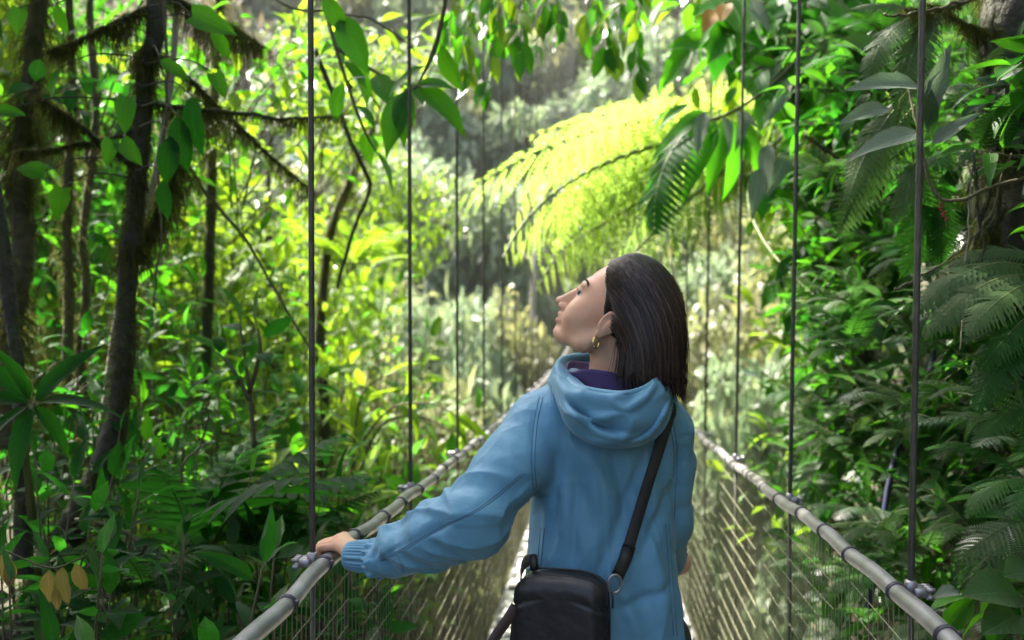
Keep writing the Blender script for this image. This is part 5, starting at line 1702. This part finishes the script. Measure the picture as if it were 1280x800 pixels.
# ------------------------------------------------------------------ top: overhanging sprays
shrub("overhanging_branch", "overhanging branch with one very large drooping green leaf between two hangers", "branch", at(440, 60, 3.3),
      [[at(395, -30, 3.5), at(420, 60, 3.3), at(450, 150, 3.25), at(470, 190, 3.25)], [at(560, -20, 3.2), at(545, 60, 3.2), at(522, 105, 3.15)], [at(420, 60, 3.3), at(470, 90, 3.3), at(505, 110, 3.3)]], 'mid_ell', .16, .075, start=.25)
big = thing("large_leaf_sprig", "sprig of two large glossy green leaves hanging beside the second left hanger", "leaves", at(522, 105, 3.1))
for px, py, qx, qy, s_ in [(523, 108, 581, 160, 1), (522, 106, 562, 110, 1), (515, 110, 475, 185, 1), (508, 112, 500, 175, 1), (430, 40, 400, -10, 1), (425, 20, 455, 85, 1)]:
    a, b = at(px, py, 3.05), at(qx, qy, 3.0)
    put_leaf(big, 'mid_ell', a, b - a + (0, 0, .02), np.linalg.norm(b - a) * 1.08, up=-CF0 * .8 + np.array((0, 0, .5)) + CR * random.uniform(-.3, .3))
obj("stem", MB().tube(catmull([at(560, -20, 3.2), at(545, 50, 3.15), at(522, 106, 3.1), at(505, 113, 3.1)], 14), .004, 5).mesh("stem", M['twig']), big)
pt = rosette("single pale lilac flower caught on a mossy twig near the top", at(440, 98, 3.0), 1, .055, 'silver', name="flower", fan=True, base_drop=.03, cat="flower")
for c in pt.children:
    if c.name.startswith("leaf"):
        c.data = tmpl_mesh("petal", leaf_tmpl(1, .5, 7, .2, .2, 'ell', cols=5), M['petal']); c.name = "petal"

HB_ = [(575, 590, 4.0), (600, 640, 4.1), (650, 650, 4.0), (690, 700, 4.2), (730, 760, 4.2), (770, 800, 4.1), (640, 610, 3.8), (700, 670, 4.3), (805, 795, 4.0), (560, 605, 4.4)]
for i, (x0, x1, d) in enumerate(HB_):
    yb = [110, 70, 95, 60, 90, 115, 130, 85, 60, 60][i]
    st = [[at(x0 - 10, -60, d), at((x0 + x1) / 2, -5, d), at(x1, yb - 30, d - .1)], [at((x0 + x1) / 2, -20, d), at(x1 - 25, 10, d), at(x1 - 30, yb - 45, d)]]
    shrub("hanging_spray", "thin hanging spray of oval leaves high over the middle of the bridge", "branch", at(x0 - 10, -60, d), st, ['mid_ell', 'mid_ell', 'bright_ell'], .13, .046, group="leafy sprays hanging over the bridge", stem_r=.004, start=.25, droop=-.75, out=.6)

# ------------------------------------------------------------------ tree fern arching over the bridge
tf = thing("tree_fern", "tree fern with huge sunlit lacy fronds arching over the bridge", "tree fern", at(1045, 640, 6.2))
tb = [at(1048, 700, 6.2), at(1042, 560, 6.2), at(1034, 420, 6.15), at(1030, 300, 6.1), at(1015, 160, 6.0)]
g = trunk_geo(tb, [.055, .045, .042, .04, .045], 12, .25, 31, 40)
tree_part(tf, "trunk", g, 'bark_red')
tc = at(1005, 150, 5.8)
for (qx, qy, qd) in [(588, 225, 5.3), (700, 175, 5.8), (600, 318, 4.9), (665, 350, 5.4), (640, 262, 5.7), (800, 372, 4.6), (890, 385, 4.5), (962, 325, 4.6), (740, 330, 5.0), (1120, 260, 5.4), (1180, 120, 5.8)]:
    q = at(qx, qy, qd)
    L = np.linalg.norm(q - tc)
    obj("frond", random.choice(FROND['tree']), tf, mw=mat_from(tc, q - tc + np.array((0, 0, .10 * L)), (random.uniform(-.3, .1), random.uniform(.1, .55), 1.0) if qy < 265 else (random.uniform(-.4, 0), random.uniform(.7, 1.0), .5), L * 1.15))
obj("unfurling_frond", MB().tube(catmull([tc, tc + (0, 0, .25), tc + (-.05, 0, .4), tc + (-.12, 0, .38), tc + (-.1, 0, .31)], 16), np.linspace(.016, .008, 16), 7).mesh("unfurling_frond", M['stem']), tf)

# strap-leaved plant with silvery leaves hanging in front of the fern
def leaves_list(root, items, kinds=None, up=None):
    for px, py, qx, qy, d, kd in items:
        a, b = at(px, py, d), at(qx, qy, d - .08)
        put_leaf(root, kd, a, b - a + (0, 0, .03), np.linalg.norm(b - a) * 1.05, up=(-CF0 * .8 + np.array((0, 0, .6)) + CR * random.uniform(-.5, .5)) if up is None else up)
sp = thing("strap_leaved_plant", "plant with drooping dark green and silvery strap leaves in front of the tree fern", "plant", at(930, 120, 4.2))
leaves_list(sp, [(880, 140, 872, 190, 4.1, 'silver'), (905, 145, 915, 190, 4.1, 'silver'), (920, 140, 945, 160, 4.1, 'silver'), (930, 145, 925, 185, 4.2, 'silver'), (895, 150, 855, 250, 4.2, 'mid_lance'), (905, 150, 890, 240, 4.2, 'mid_lance'),
                 (915, 150, 930, 245, 4.2, 'mid_lance'), (925, 150, 958, 230, 4.2, 'mid_lance'), (890, 145, 800, 230, 4.2, 'mid_lance'), (885, 140, 815, 190, 4.2, 'mid_lance'), (950, 210, 940, 270, 4.0, 'silver'), (960, 180, 955, 240, 4.0, 'silver'), (985, 190, 965, 245, 4.0, 'silver'),
                 (860, 130, 822, 160, 4.2, 'mid_lance'), (985, 110, 965, 150, 3.9, 'silver'), (950, 50, 935, 5, 4, 'silver'), (940, 0, 958, 40, 3.9, 'silver')])
obj("stem", MB().tube(catmull([at(1010, 60, 4.3), at(960, 110, 4.2), at(905, 145, 4.15), at(870, 150, 4.2)], 16), .008, 6).mesh("stem", M['twig']), sp)
pinnate("dark palm-like frond dangling in front of the bright tree fern", at(860, 130, 4.3), [fr(868, 158, 4.2, 806, 278, 4.05)], 'palmthin', name="palm_frond")

# ------------------------------------------------------------------ right: tree with broad leaves
rt = thing("broadleaf_tree", "tree with large deep green leaves and dark trunk above the right bank", "tree", at(1075, 420, 4.8))
g = trunk_geo([at(1085, 560, 4.9), at(1070, 350, 4.85), at(1056, 180, 4.8), at(1050, 60, 4.8), at(1040, -80, 4.9)], [.07, .06, .055, .05, .045], 12, .25, 41, 40)
tree_part(rt, "trunk", g, 'bark')
mb = (rt, 'bark', 'branch')
for i, (px, py, d) in enumerate([(900, 20, 4.4), (940, 90, 4.3), (1000, 230, 4.2), (1105, 120, 4.2), (960, -20, 4.6), (1010, 10, 4.3), (990, 140, 4.4), (1090, 240, 4.3), (1030, 300, 4.4), (880, 60, 4.9), (1080, 30, 4.2), (1000, 330, 4.6), (930, 40, 4.8)]):
    s0 = g[2][min(39, max(0, int(39 - (py + 80) / 640 * 39)))]
    P = bough(mb, s0, at(px, py, d), .012, -.05, 10, .06, 90 + i)
    for k in range(19):
        p = P[random.randint(2, 9)] + RNG.normal(0, .06, 3)
        d_ = np.array((random.uniform(-.8, .8), random.uniform(-.8, .3), random.uniform(-1.1, .0)))
        put_leaf(rt, random.choice(['mid_broad', 'mid_ell', 'mid_ell', 'dark_ell', 'mid_ell']), p, d_, random.uniform(.17, .32), up=jit((-.2, -.7, .6), .3))
# leafy branches at the top, right of middle (sunlit) and an orange dying leaf
for i, (px, py, d) in enumerate([(860, 30, 5.0), (900, 70, 5.0), (930, 100, 4.7), (880, 110, 5.2), (970, 60, 4.6), (850, -10, 5.4), (1000, 150, 5.0), (960, 250, 5.5), (985, 300, 5.4)]):
    c = at(px, py, d)
    st = [[at(px + 70, py - 120, d), at(px + 30, py - 50, d), c + RNG.normal(0, .1, 3)], [at(px + 60, py - 100, d), at(px - 10, py - 50, d), c + (-.15, 0, .1)], [at(px + 70, py - 110, d + .2), c + (.15, 0, -.05)]]
    shrub("overhanging_branch", "leafy backlit branch overhanging from the right bank tree", "branch", st[0][0], st, ['mid_ell', 'bright_ell'], .17, .07, group="backlit branches of the right bank", stem_r=.006, start=.2, droop=-.5)
o = thing("dying_leaf_sprig", "two dying orange leaves among the green at the top", "leaves", at(900, 20, 3.9))
leaves_list(o, [(898, 12, 882, 36, 3.9, 'orange'), (910, 4, 902, 26, 3.9, 'orange')])
obj("stem", MB().tube(np.array([at(930, -30, 3.9), at(912, 0, 3.9), at(898, 8, 3.9)]), .003, 5).mesh("stem", M['twig']), o)

# right foreground: dark mossy trunk, roots and vines -----------------------
rk = thing("mossy_tree", "thick dark trunk hung with moss and roots at the right edge", "tree", at(1270, 420, 2.7))
g = trunk_geo([at(1265, 460, 2.75), at(1262, 300, 2.75), at(1268, 150, 2.75), at(1262, 0, 2.75), at(1255, -120, 2.8), np.array((1.3, 3.2, 4.6)), np.array((1.2, 4.2, 6.2))], [.09, .085, .08, .085, .08, .07, .05], 16, .25, 51, 70)
tree_part(rk, "trunk", g, 'bark')
ms = [moss_geo(g[2][:45], g[3][:45], 5000, .05, .004, 52, .7)]
mb = (rk, 'bark', 'root')
for i, (a, b, r) in enumerate([((1250, 40, 2.65), (1160, 5, 2.5), .008), ((1245, 120, 2.65), (1212, 330, 2.5), .014), ((1240, 10, 2.65), (1210, 240, 2.45), .010), ((1255, 200, 2.65), (1210, 400, 2.5), .008), ((1245, -30, 2.65), (1130, 12, 2.4), .007), ((1255, 260, 2.65), (1190, 330, 2.5), .012)]):
    P = bough(mb, at(*a), at(*b), r, .03, 14, .12, 60 + i)
    ms.append(moss_geo(P, np.full(len(P), r), 900, .07, .0032, 80 + i, 1.2))
obj("moss", moss_mesh("moss", ms, M['moss']), rk, kind="stuff")
rg = np.random.default_rng(15)
cc = np.array((1.6, 4.4, 6.6)) + rg.normal(0, 1, (18, 3)) * (1.3, .9, .5)
obj("crown", crown_mesh("crown", M['leaf_mid'], cc, np.full(18, .7), 4200, T_SMALL, .19, 23), rk, kind="stuff")
vine("curved woody vine swinging out from the right bank past the cable", [(1290, 215, 2.3), (1240, 235, 2.25), (1190, 252, 2.2), (1165, 240, 2.2), (1152, 200, 2.2), (1148, 165, 2.2), (1140, 110, 2.25)], .005, moss=60, seed=21)
vine("thin straight twig slanting up through the right ferns", [(1120, 360, 2.3), (1180, 330, 2.3), (1230, 290, 2.35), (1260, 200, 2.4)], .0035, seed=22)
vine("brown twig reaching left across the top of the near right cable", [(1230, -10, 2.4), (1180, 8, 2.3), (1130, 14, 2.25), (1105, 10, 2.25)], .005, seed=23)
vine("dark dangling root in front of the right ferns", [(1215, 190, 2.3), (1222, 290, 2.3), (1228, 340, 2.3), (1240, 362, 2.3)], .004, 'bark', seed=24)
vine("thin grey liana hanging among the right ferns", [(1210, 200, 2.3), (1208, 320, 2.3), (1200, 440, 2.3)], .0025, 'bark_pale', seed=25)
vine("mossy branch poking toward the net from the broadleaf tree", [(1130, 250, 3.6), (1085, 225, 3.5), (1045, 200, 3.5), (1000, 172, 3.5)], .009, 'bark', moss=500, seed=26)
vine("reddish climbing stem below the broadleaf tree", [(1045, 560, 5.0), (1036, 500, 5.0), (1030, 420, 5.0), (1012, 330, 5.0)], .018, 'bark_red', seed=27)
hose = obj("water_hose", MB().tube(catmull([at(1172, 400, 3.3), at(1158, 490, 3.2), at(1130, 540, 3.15), at(1112, 600, 3.1), at(1100, 680, 3.05), at(1085, 760, 3.0)], 40), .010, 10).mesh("water_hose", M['blue_hose']))
hose["label"], hose["category"] = "dark blue hose running down through the ferns of the right bank", "hose"

# single leaves of the right foreground ----------------------------------------
gl = thing("grey_leaved_climber", "climber with narrow silvery grey leaves around the near right cable", "plant", at(1160, 260, 2.3))
leaves_list(gl, [(1148, 107, 1068, 116, 2.25, 'silver'), (1150, 165, 1070, 200, 2.25, 'silver'), (1175, 110, 1195, 55, 2.3, 'silver'), (1150, 155, 1195, 60, 2.3, 'silver'), (1110, 135, 1060, 155, 2.4, 'silver'), (1150, 130, 1172, 100, 2.3, 'silver'), (1165, 180, 1225, 148, 2.25, 'silver'), (1155, 175, 1172, 112, 2.3, 'grey_ell'), (1120, 90, 1060, 55, 2.7, 'grey_broad'), (1250, 100, 1290, 95, 2.3, 'silver'), (1262, 105, 1285, 115, 2.3, 'silver')])
obj("stem", MB().tube(catmull([at(1150, 260, 2.3), at(1153, 200, 2.28), at(1148, 150, 2.26), at(1150, 105, 2.25)], 14), .004, 5).mesh("stem", M['twig']), gl)
gl = thing("broad_leaf_plant", "small plant with broad grey-green leaves on the lower right bank", "plant", at(1260, 790, 2.0))
leaves_list(gl, [(1275, 745, 1222, 752, 1.95, 'grey_broad'), (1290, 715, 1262, 735, 1.95, 'grey_broad'), (1275, 770, 1240, 800, 1.95, 'grey_broad'), (1200, 740, 1172, 758, 2.0, 'silver')])
obj("stem", MB().tube(catmull([at(1285, 830, 2.0), at(1282, 780, 1.97), at(1276, 745, 1.95)], 10), .004, 5).mesh("stem", M['stem']), gl)
bp = thing("berry_sprig", "short sprig of red berries in the right ferns", "berries", at(1175, 262, 2.4))
mb = MB()
for k in range(9):
    mb.add(*uvsphere(at(1175 + 3 * math.sin(k * 2) + k, 255 + k * 2.5, 2.4), .0035, 8, 6))
obj("berry_cluster", mb.mesh("berry_cluster", M['berry']), bp, kind="stuff")
obj("stem", MB().tube(np.array([at(1170, 235, 2.42), at(1176, 258, 2.4), at(1186, 285, 2.4)]), .002, 5).mesh("stem", M['twig']), bp)

# ferns named by what they do in the picture ------------------------------------
def fern_at(label, cen, fronds, key, name="fern"):
    root = thing(name, label, "fern", at(*cen))
    for px, py, d, qx, qy, d2 in fronds:
        a, b = at(px, py, d), at(qx, qy, d2)
        obj("frond", random.choice(FROND[key]), root, mw=mat_from(a, b - a + np.array((0, 0, .22 * np.linalg.norm(b - a))), jit((0, -.5, .8), .15), np.linalg.norm(b - a) * 1.12))
    return root
fern_at("pale fern drooping from the top beside the near right cable", (1180, 20, 2.5), [(1150, 20, 2.5, 1075, 90, 2.4), (1150, 15, 2.5, 1072, 28, 2.5), (1165, 20, 2.5, 1120, 130, 2.4), (1180, 15, 2.5, 1140, 60, 2.45)], 'grey')
fern_at("long fern hanging straight down left of the near right cable", (1135, 110, 2.6), [(1135, 115, 2.5, 1080, 250, 2.45), (1145, 130, 2.5, 1055, 285, 2.5), (1150, 200, 2.5, 1125, 270, 2.4)], 'grey')
fern_at("narrow dark fern hanging below the curved vine", (1150, 230, 2.5), [(1150, 225, 2.5, 1152, 340, 2.45), (1140, 190, 2.5, 1150, 310, 2.45), (1170, 220, 2.5, 1175, 330, 2.45)], 'dark')
fern_at("large grey-green fern spreading from the right edge", (1290, 330, 2.3), [(1290, 335, 2.3, 1150, 370, 2.2), (1285, 345, 2.25, 1170, 400, 2.15), (1295, 320, 2.3, 1190, 330, 2.3), (1295, 350, 2.25, 1230, 440, 2.1)], 'grey')
fern_at("dark fern with stiff fronds at the right edge, under the large grey one", (1290, 400, 2.2), [(1295, 390, 2.2, 1240, 450, 2.1), (1295, 430, 2.2, 1225, 500, 2.1), (1292, 500, 2.2, 1235, 570, 2.1)], 'dark')
fern_at("light green fern catching light near the bottom right corner", (1290, 650, 2.0), [(1290, 650, 2.0, 1210, 695, 1.95), (1290, 655, 2.0, 1215, 740, 1.95), (1292, 640, 2.0, 1240, 650, 2.0)], 'greybip')

# bank cover: ferns and leafy plants on the steep right bank ------------------------
KF = [('grey', "grey-green fern growing on the steep right bank"), ('dark', "deep green fern growing on the steep right bank"), ('greybip', "lacy grey-green fern on the steep right bank"), ('darkbip', "lacy deep green fern on the steep right bank")]
n = 0
while n < 112:
    px, py = random.uniform(985, 1300), random.uniform(20, 830)
    d = random.uniform(2.05, 3.4) + (1300 - px) / 320 * 1.3
    c = at(px, py, d)
    rail_x = HW + .28
    if c[0] < rail_x: continue
    if py < 300 and random.random() < .35: continue
    k = random.choice([0, 1, 1, 2, 3, 3])
    fern(KF[k][1], c, random.choice((4, 5, 6)), random.uniform(.15, .27), KF[k][0], "ferns on the right bank" + (", grey", ", green", ", lacy grey", ", lacy green")[k], face=(-.7, -.55, .1))
    n += 1
KL = [('dark_ell', "dark oval-leaved plant on the right bank"), ('grey_ell', "dull grey-leaved plant on the right bank"), ('mid_lance', "narrow green-leaved plant on the right bank"), ('mid_ell', "fresh green oval-leaved plant on the right bank")]
for i in range(150):
    px, py = random.uniform(990, 1290), random.uniform(40, 820)
    d = random.uniform(2.1, 3.2) + (1290 - px) / 300 * 1.6
    c = at(px, py, d)
    if c[0] < HW + .25: continue
    k = random.choice((0, 0, 1, 2, 3))
    b = c + np.array((.18, .1, -.12))
    st = [[b, (b + c) / 2 + (0, 0, .05), c + RNG.normal(0, .07, 3)] for _ in range(3)]
    shrub("bank_plant", KL[k][1], "plant", b, st, KL[k][0], .12, .05, group="leafy plants on the right bank" + (", dark", ", grey", ", narrow", ", fresh")[k], stem_r=.004, start=.2)
# sunlit leaves at the left rim of the right bank
RB = [('bright_ell', "sunlit yellow-green bush on the rim of the right bank"), ('mid_ell', "sunlit green bush on the rim of the right bank")]
for i, (px, py, d, k) in enumerate([(1000, 440, 5.0, 0), (1010, 500, 4.8, 1), (1030, 380, 5.2, 1), (985, 560, 5.2, 0), (1020, 560, 4.6, 1), (1050, 600, 4.2, 1), (1000, 340, 5.8, 1), (1040, 300, 5.4, 1), (975, 380, 6.2, 0), (1020, 620, 4.4, 1), (1060, 500, 4.4, 1), (1075, 420, 4.4, 1), (960, 620, 5.5, 0), (1060, 340, 4.8, 1), (1040, 450, 4.7, 0), (1010, 280, 5.2, 1)]):
    c = at(px, py, d)
    b = c + np.array((.35, .2, -.5))
    st = []
    for s_ in range(5):
        a = random.random() * 6.28
        e = c + np.array((math.cos(a) * .24, math.sin(a) * .24, random.uniform(-.22, .26)))
        st.append([b + RNG.normal(0, .03, 3), (b + e) / 2 + (0, 0, .08), e])
    shrub("sunlit_bush", RB[k][1], "bush", b, st, RB[k][0], .15, .075, group="sunlit bushes on the right rim" + (", yellow", ", green")[k], stem_r=.006, start=.4, droop=-.4)

# moss cushions that cover the earth of both banks
V = []; 
rg = np.random.default_rng(77)
n = 16000
X = np.concatenate([rg.uniform(.8, 3.4, n), rg.uniform(-4.5, -.95, n)]); Y = rg.uniform(.6, 8, 2 * n)
Z = ground_h(X, Y)
Vv, Ff, Uu, rr = scatter(leaf_tmpl(1., .5, 3, .3, .6, 'ell'), np.stack([X, Y, Z - .005], -1), np.stack([rg.normal(size=2 * n), rg.normal(size=2 * n), np.abs(rg.normal(size=2 * n)) * .8], -1), (0, -.3, 1), rg.uniform(.025, .075, 2 * n), rg.random(2 * n))
gc = obj("ground_cover", mesh_np("ground_cover", Vv, Ff, M['fern_dark'], uv=Uu, fattr={"rnd": rr}), kind="stuff")
gc["label"], gc["category"] = "low leafy ground cover on both banks", "ground cover"

# ------------------------------------------------------------------ trees of the middle distance
def small_tree(base, h, w, crowns, name, label, group, mat_tr='bark', yaw=0, s=1.0, cat="tree"):
    root = thing(name, label, cat, base, group)
    base = np.asarray(base, float)
    c, tr_ = crowns
    mw = Matrix.Translation(Vector(base)) @ Matrix.Rotation(yaw, 4, 'Z') @ Matrix.Diagonal((w, w, h, 1))
    obj("trunk", tr_, root, mw=mw)
    obj("crown", c, root, mw=mw, kind="stuff")
    return root
def tree_variant(mat, nleaf, size, tmpl, seed, trunkmat='bark'):
    rg = np.random.default_rng(seed)
    k = 16
    cen = np.stack([rg.normal(0, .22, k), rg.normal(0, .22, k), rg.uniform(.28, .92, k)], -1)
    cen[:, :2] *= (1.25 - np.abs(cen[:, 2:3] - .55))
    cm = crown_mesh("crown", M[mat], cen, np.stack([rg.uniform(.13, .25, k), rg.uniform(.13, .25, k), rg.uniform(.08, .15, k)], -1), nleaf, tmpl, size, seed, shell=.3)
    mb = MB()
    tk = catmull([(0, 0, -.15), (.01, .0, .2), (-.02, .01, .5), (.01, 0, .85)], 14)
    mb.tube(tk, np.linspace(.022, .006, 14), 8)
    for c in cen[:10]:
        j = tk[min(13, max(3, int(c[2] * 11)))]
        mb.tube(catmull([j, (j + c) / 2 + (0, 0, -.02), c], 6), np.linspace(.008, .003, 6), 5)
    return cm, mb.mesh("trunk", M[trunkmat])
MID = [tree_variant('leaf_bright', 4200, .055, T_SMALL, 1), tree_variant('leaf_mid', 4200, .06, T_LANCE, 2), tree_variant('far_b', 4200, .05, T_SMALL, 3)]
ML = ["sunlit yellow-green tree in the ravine beyond the thicket", "green tree in the ravine with slender leaves", "olive tree in the ravine with pale foliage"]
for i, (x, y, h, w, k) in enumerate([(-4.2, 10, 6.5, 3.6, 0), (-6.5, 9, 7.5, 4.2, 1), (-4.9, 14, 8, 3.8, 2), (-6, 15, 9.5, 5, 0), (-9, 12, 9, 5, 1), (-6.6, 20, 6, 4.5, 2), (-8.5, 20, 8, 6, 0), (-12, 17, 9, 6, 1), (3.6, 10, 7, 3.4, 1), (5.4, 13, 8.5, 4.5, 0), (4.2, 17, 8.5, 4, 2), (7.5, 16, 11, 5, 1), (4.8, 23, 9, 4.5, 2), (8.5, 22, 12, 6, 2), (-3.3, 8.3, 4.2, 2.6, 0), (-5, 7, 6, 3, 0), (-7.5, 6.5, 7, 3.6, 1), (5.2, 8, 8, 3.6, 1), (-5.2, 24, 6.5, 4, 2), (-15, 25, 10, 7, 2), (13, 24, 14, 7, 1)]):
    small_tree((x, y, float(ground_h(x, y)) - .2), h, w, MID[k], "ravine_tree", ML[k], "trees in the ravine" + (", yellow-green", ", green", ", olive")[k], yaw=i * 1.3)
for i, (x, y, h, w, k) in enumerate([(-4.5, -1.5, 7, 5, 1), (-6.5, 1.0, 9, 5, 1), (-8, -4, 11, 7, 1), (5.0, -1.0, 8, 4.5, 1), (6.5, 2.5, 9, 5, 1), (-6.2, 3.8, 9, 4.6, 1), (-3.3, .9, 5.6, 3.0, 1), (-3.9, 2.1, 6.4, 3.2, 1), (3.1, .9, 6.0, 3.0, 1), (-3.0, -.6, 5.5, 3.0, 1)]):  # trees out of view, added to block the sky and darken near foliage
    small_tree((x, y, float(ground_h(x, y)) - .2), h, w, MID[k], "shade_tree", "unseen tree with slender leaves, added beside the walkway to block skylight", "trees added out of view to darken the banks", yaw=i * 1.7)
FINE = [tree_variant('leaf_bright', 6500, .030, T_SMALL, 21), tree_variant('far_b', 6500, .026, T_LANCE, 22), tree_variant('leaf_mid', 6000, .032, T_SMALL, 23)]
FNL = ["fine-leaved sunlit yellow-green sapling in the left thicket", "fine-leaved pale olive sapling in the left thicket", "fine-leaved green sapling in the left thicket"]
for i, (px, py, d, h, w, k) in enumerate([(340, 480, 8.5, 3.6, 2.2, 0), (90, 430, 7.5, 3.2, 2.2, 2)]):
    b = at(px, py + 60, d)
    small_tree(b, h, w, FINE[k], "sapling", FNL[k], "fine-leaved saplings" + (", yellow-green", ", olive", ", green")[k], yaw=i * 2.1)
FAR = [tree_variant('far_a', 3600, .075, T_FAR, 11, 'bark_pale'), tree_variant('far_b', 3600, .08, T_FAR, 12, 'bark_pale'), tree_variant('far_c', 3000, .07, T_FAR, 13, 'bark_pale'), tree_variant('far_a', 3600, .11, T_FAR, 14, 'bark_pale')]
FL = ["grey-green tree on the far hillside", "olive tree on the far hillside", "brown vine-smothered tree on the far hillside", "large-leaved grey tree on the far hillside"]
rg = np.random.default_rng(99)
yy_ = 31.0; r_ = 0
while yy_ < 78:
    wrow = .36 * yy_ + 9
    x = -wrow - rg.uniform(0, 3)
    while x < wrow:
        if not (abs(x) < 2.0 and yy_ < 37):
            k = int(rg.choice([0, 0, 1, 2, 3, 0]))
            w = rg.uniform(4.0, 6.5)
            yq = yy_ + rg.uniform(-1.5, 1.5)
            small_tree((x, yq, float(ground_h(x, yq)) - .6), rg.uniform(5, 9.5), w, FAR[k], "hillside_tree", FL[k], "trees on the far hillside" + (", grey-green", ", olive", ", brown", ", large-leaved")[k], yaw=rg.uniform(0, 6))
        x += rg.uniform(3.0, 4.6)
    yy_ += 4.2; r_ += 1
for i in range(22):
    y_ = rg.uniform(25, 35); x_ = rg.choice((-1, 1)) * rg.uniform(2.2, 11)
    k = int(rg.choice([0, 0, 1, 3]))
    small_tree((x_, y_, float(ground_h(x_, y_)) - .4), rg.uniform(5, 8) * (1.15 if y_ < 30 else 1), rg.uniform(3.4, 5), FAR[k], "hillside_tree", FL[k].replace("on the far hillside", "at the far end of the bridge"), "trees at the far end of the bridge" + (", grey-green", ", olive", "", ", large-leaved")[k], yaw=rg.uniform(0, 6))
for i, (x_, y_, h_, w_, k) in enumerate([(-2.5, 15, 7.2, 2.6, 1), (-3.3, 18, 7.6, 3.0, 0), (-2.1, 20.5, 7.0, 2.6, 3), (-3.6, 23, 7.8, 3.6, 0), (-2.3, 26, 7.2, 3.0, 1), (-1.9, 30, 5.0, 2.4, 0), (2.4, 14.5, 6.8, 2.4, 0), (2.8, 19, 7.2, 3.0, 1), (2.4, 24, 7.0, 3.0, 0), (-3.6, 12, 6.4, 2.4, 1)]):
    small_tree((x_, y_, float(ground_h(x_, y_)) - .2), h_, w_, FAR[k], "ravine_tree", ("grey-green", "olive", "", "large-leaved grey")[k] + " tree rising from the ravine close beside the far walkway", "trees close beside the far walkway" + (", grey-green", ", olive", "", ", large-leaved")[k], yaw=i * 1.9)
n = 55000
X = rg.uniform(-45, 45, n); Y = rg.uniform(26, 85, n); Z = ground_h(X, Y) + rg.random(n) ** 2 * 1.6
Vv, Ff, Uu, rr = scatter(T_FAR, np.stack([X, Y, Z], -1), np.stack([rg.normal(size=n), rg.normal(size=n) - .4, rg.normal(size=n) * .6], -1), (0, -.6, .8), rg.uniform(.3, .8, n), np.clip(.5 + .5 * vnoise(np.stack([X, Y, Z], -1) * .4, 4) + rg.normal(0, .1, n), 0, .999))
sc_ = obj("hillside_scrub", mesh_np("hillside_scrub", Vv, Ff, M['far_a'], uv=Uu, fattr={"rnd": rr}), kind="stuff")
sc_["label"], sc_["category"] = "grey-green scrub covering the far hillside", "scrub"
for i, (px, d) in enumerate([(668, 27), (832, 26)]):
    b = at(px, 430, d); b[2] = float(ground_h(b[0], b[1])) - .2
    h = (9, 13, 9, 10, 8)[i]
    t = thing("bare_trunk", "bare pale trunk standing at the foot of the far hillside", "tree", b, "bare pale trunks")
    g = trunk_geo([b, b + (.1, 0, h * .4), b + (-.05, 0, h * .75), b + (.1, 0, h)], [.10, .09, .07, .05], 9, .12, i, 16)
    tree_part(t, "trunk", g, 'bark_pale')
    for k in range(4):
        bough((t, 'bark_pale', 'branch'), g[2][8 + 2 * k], g[2][8 + 2 * k] + np.array((random.uniform(-1, 1), random.uniform(-1, 1), .8)), .04, 0, 6, .1, k)

# ------------------------------------------------------------------ humid air
hz = NT("haze")
vol = hz.add("ShaderNodeVolumePrincipled", {"Color": (.96, .98, .94, 1), "Density": .0004, "Anisotropy": .2})
hz.t.links.new(vol.outputs[0], hz.out.inputs[1])
obj("haze", MB().box((0, 40, 27), (110, 90, 36)).mesh("haze", hz.m, smooth=False), kind="stuff")

# ------------------------------------------------------------------ say of look-alikes what they grow beside
LM = [("beside the dark blue hose", at(1125, 560, 3.1)), ("below the curved woody vine", at(1190, 300, 2.4)), ("at the foot of the thick mossy trunk", at(1262, 430, 2.6)), ("beside the near right cable clamp", at(1125, 700, 2.2)),
      ("under the broadleaf tree", at(1075, 330, 4.4)), ("beside the reddish climbing stem", at(1040, 470, 5.0)), ("around the silvery-leaved climber", at(1140, 150, 2.5)), ("above the broad grey-leaved plant", at(1240, 690, 2.2)),
      ("behind the right netting", at(1000, 620, 4.2)), ("at the foot of the leaning tree", at(60, 720, 2.9)), ("near the withered ochre leaves", at(80, 760, 2.1)), ("beside the fingered dark shrub", at(50, 520, 2.4)),
      ("next to the woman's hand", at(360, 690, 2.7)), ("below the dark-leaved sprig", at(310, 540, 3.4)), ("near the bent brown stem", at(170, 680, 2.6)), ("behind the pair of pale saplings", at(95, 400, 4.6)),
      ("behind the shaggy mossed trunk", at(25, 250, 4.4)), ("by the ragged moss-curtained trunk", at(405, 450, 6.0)), ("behind the second left hanger", at(520, 500, 5.8)), ("behind the slanting brown twig", at(300, 300, 6.0)),
      ("beside the thin dark trunk", at(262, 380, 5.0)), ("close behind the left netting", at(480, 640, 4.9)), ("behind the drooping mossy liana", at(445, 200, 5.6)), ("beside the big two-leaved sprig", at(540, 60, 4.6)),
      ("over the first left hanger", at(384, 60, 4.8)), ("above the tree fern", at(900, 60, 5.2)), ("over the middle of the walkway", at(690, 40, 4.2))]
LMP = np.array([p for _, p in LM])
for o in list(COL.objects):
    if o.parent is None and o.get("group") and o.get("category") in ("fern", "bush", "plant", "branch"):
        p = np.array(o.location)
        ph = LM[int(np.argmin(((LMP - p) ** 2).sum(1)))][0]
        lb = o["label"]
        for cut in (" growing on the steep right bank", " on the steep right bank", " on the right bank", " on the rim of the right bank", " in the left undergrowth", " in the left thicket", " left of the bridge", " between the mossy stems",
                    " among the lower left undergrowth", " crowding the foot of the leaning tree", " low against the left handrail", " overhanging from the right bank tree", " high over the middle of the bridge"):
            lb = lb.replace(cut, "")
        lb = (lb + " " + ph)
        o["label"] = lb
        o["group"] = lb
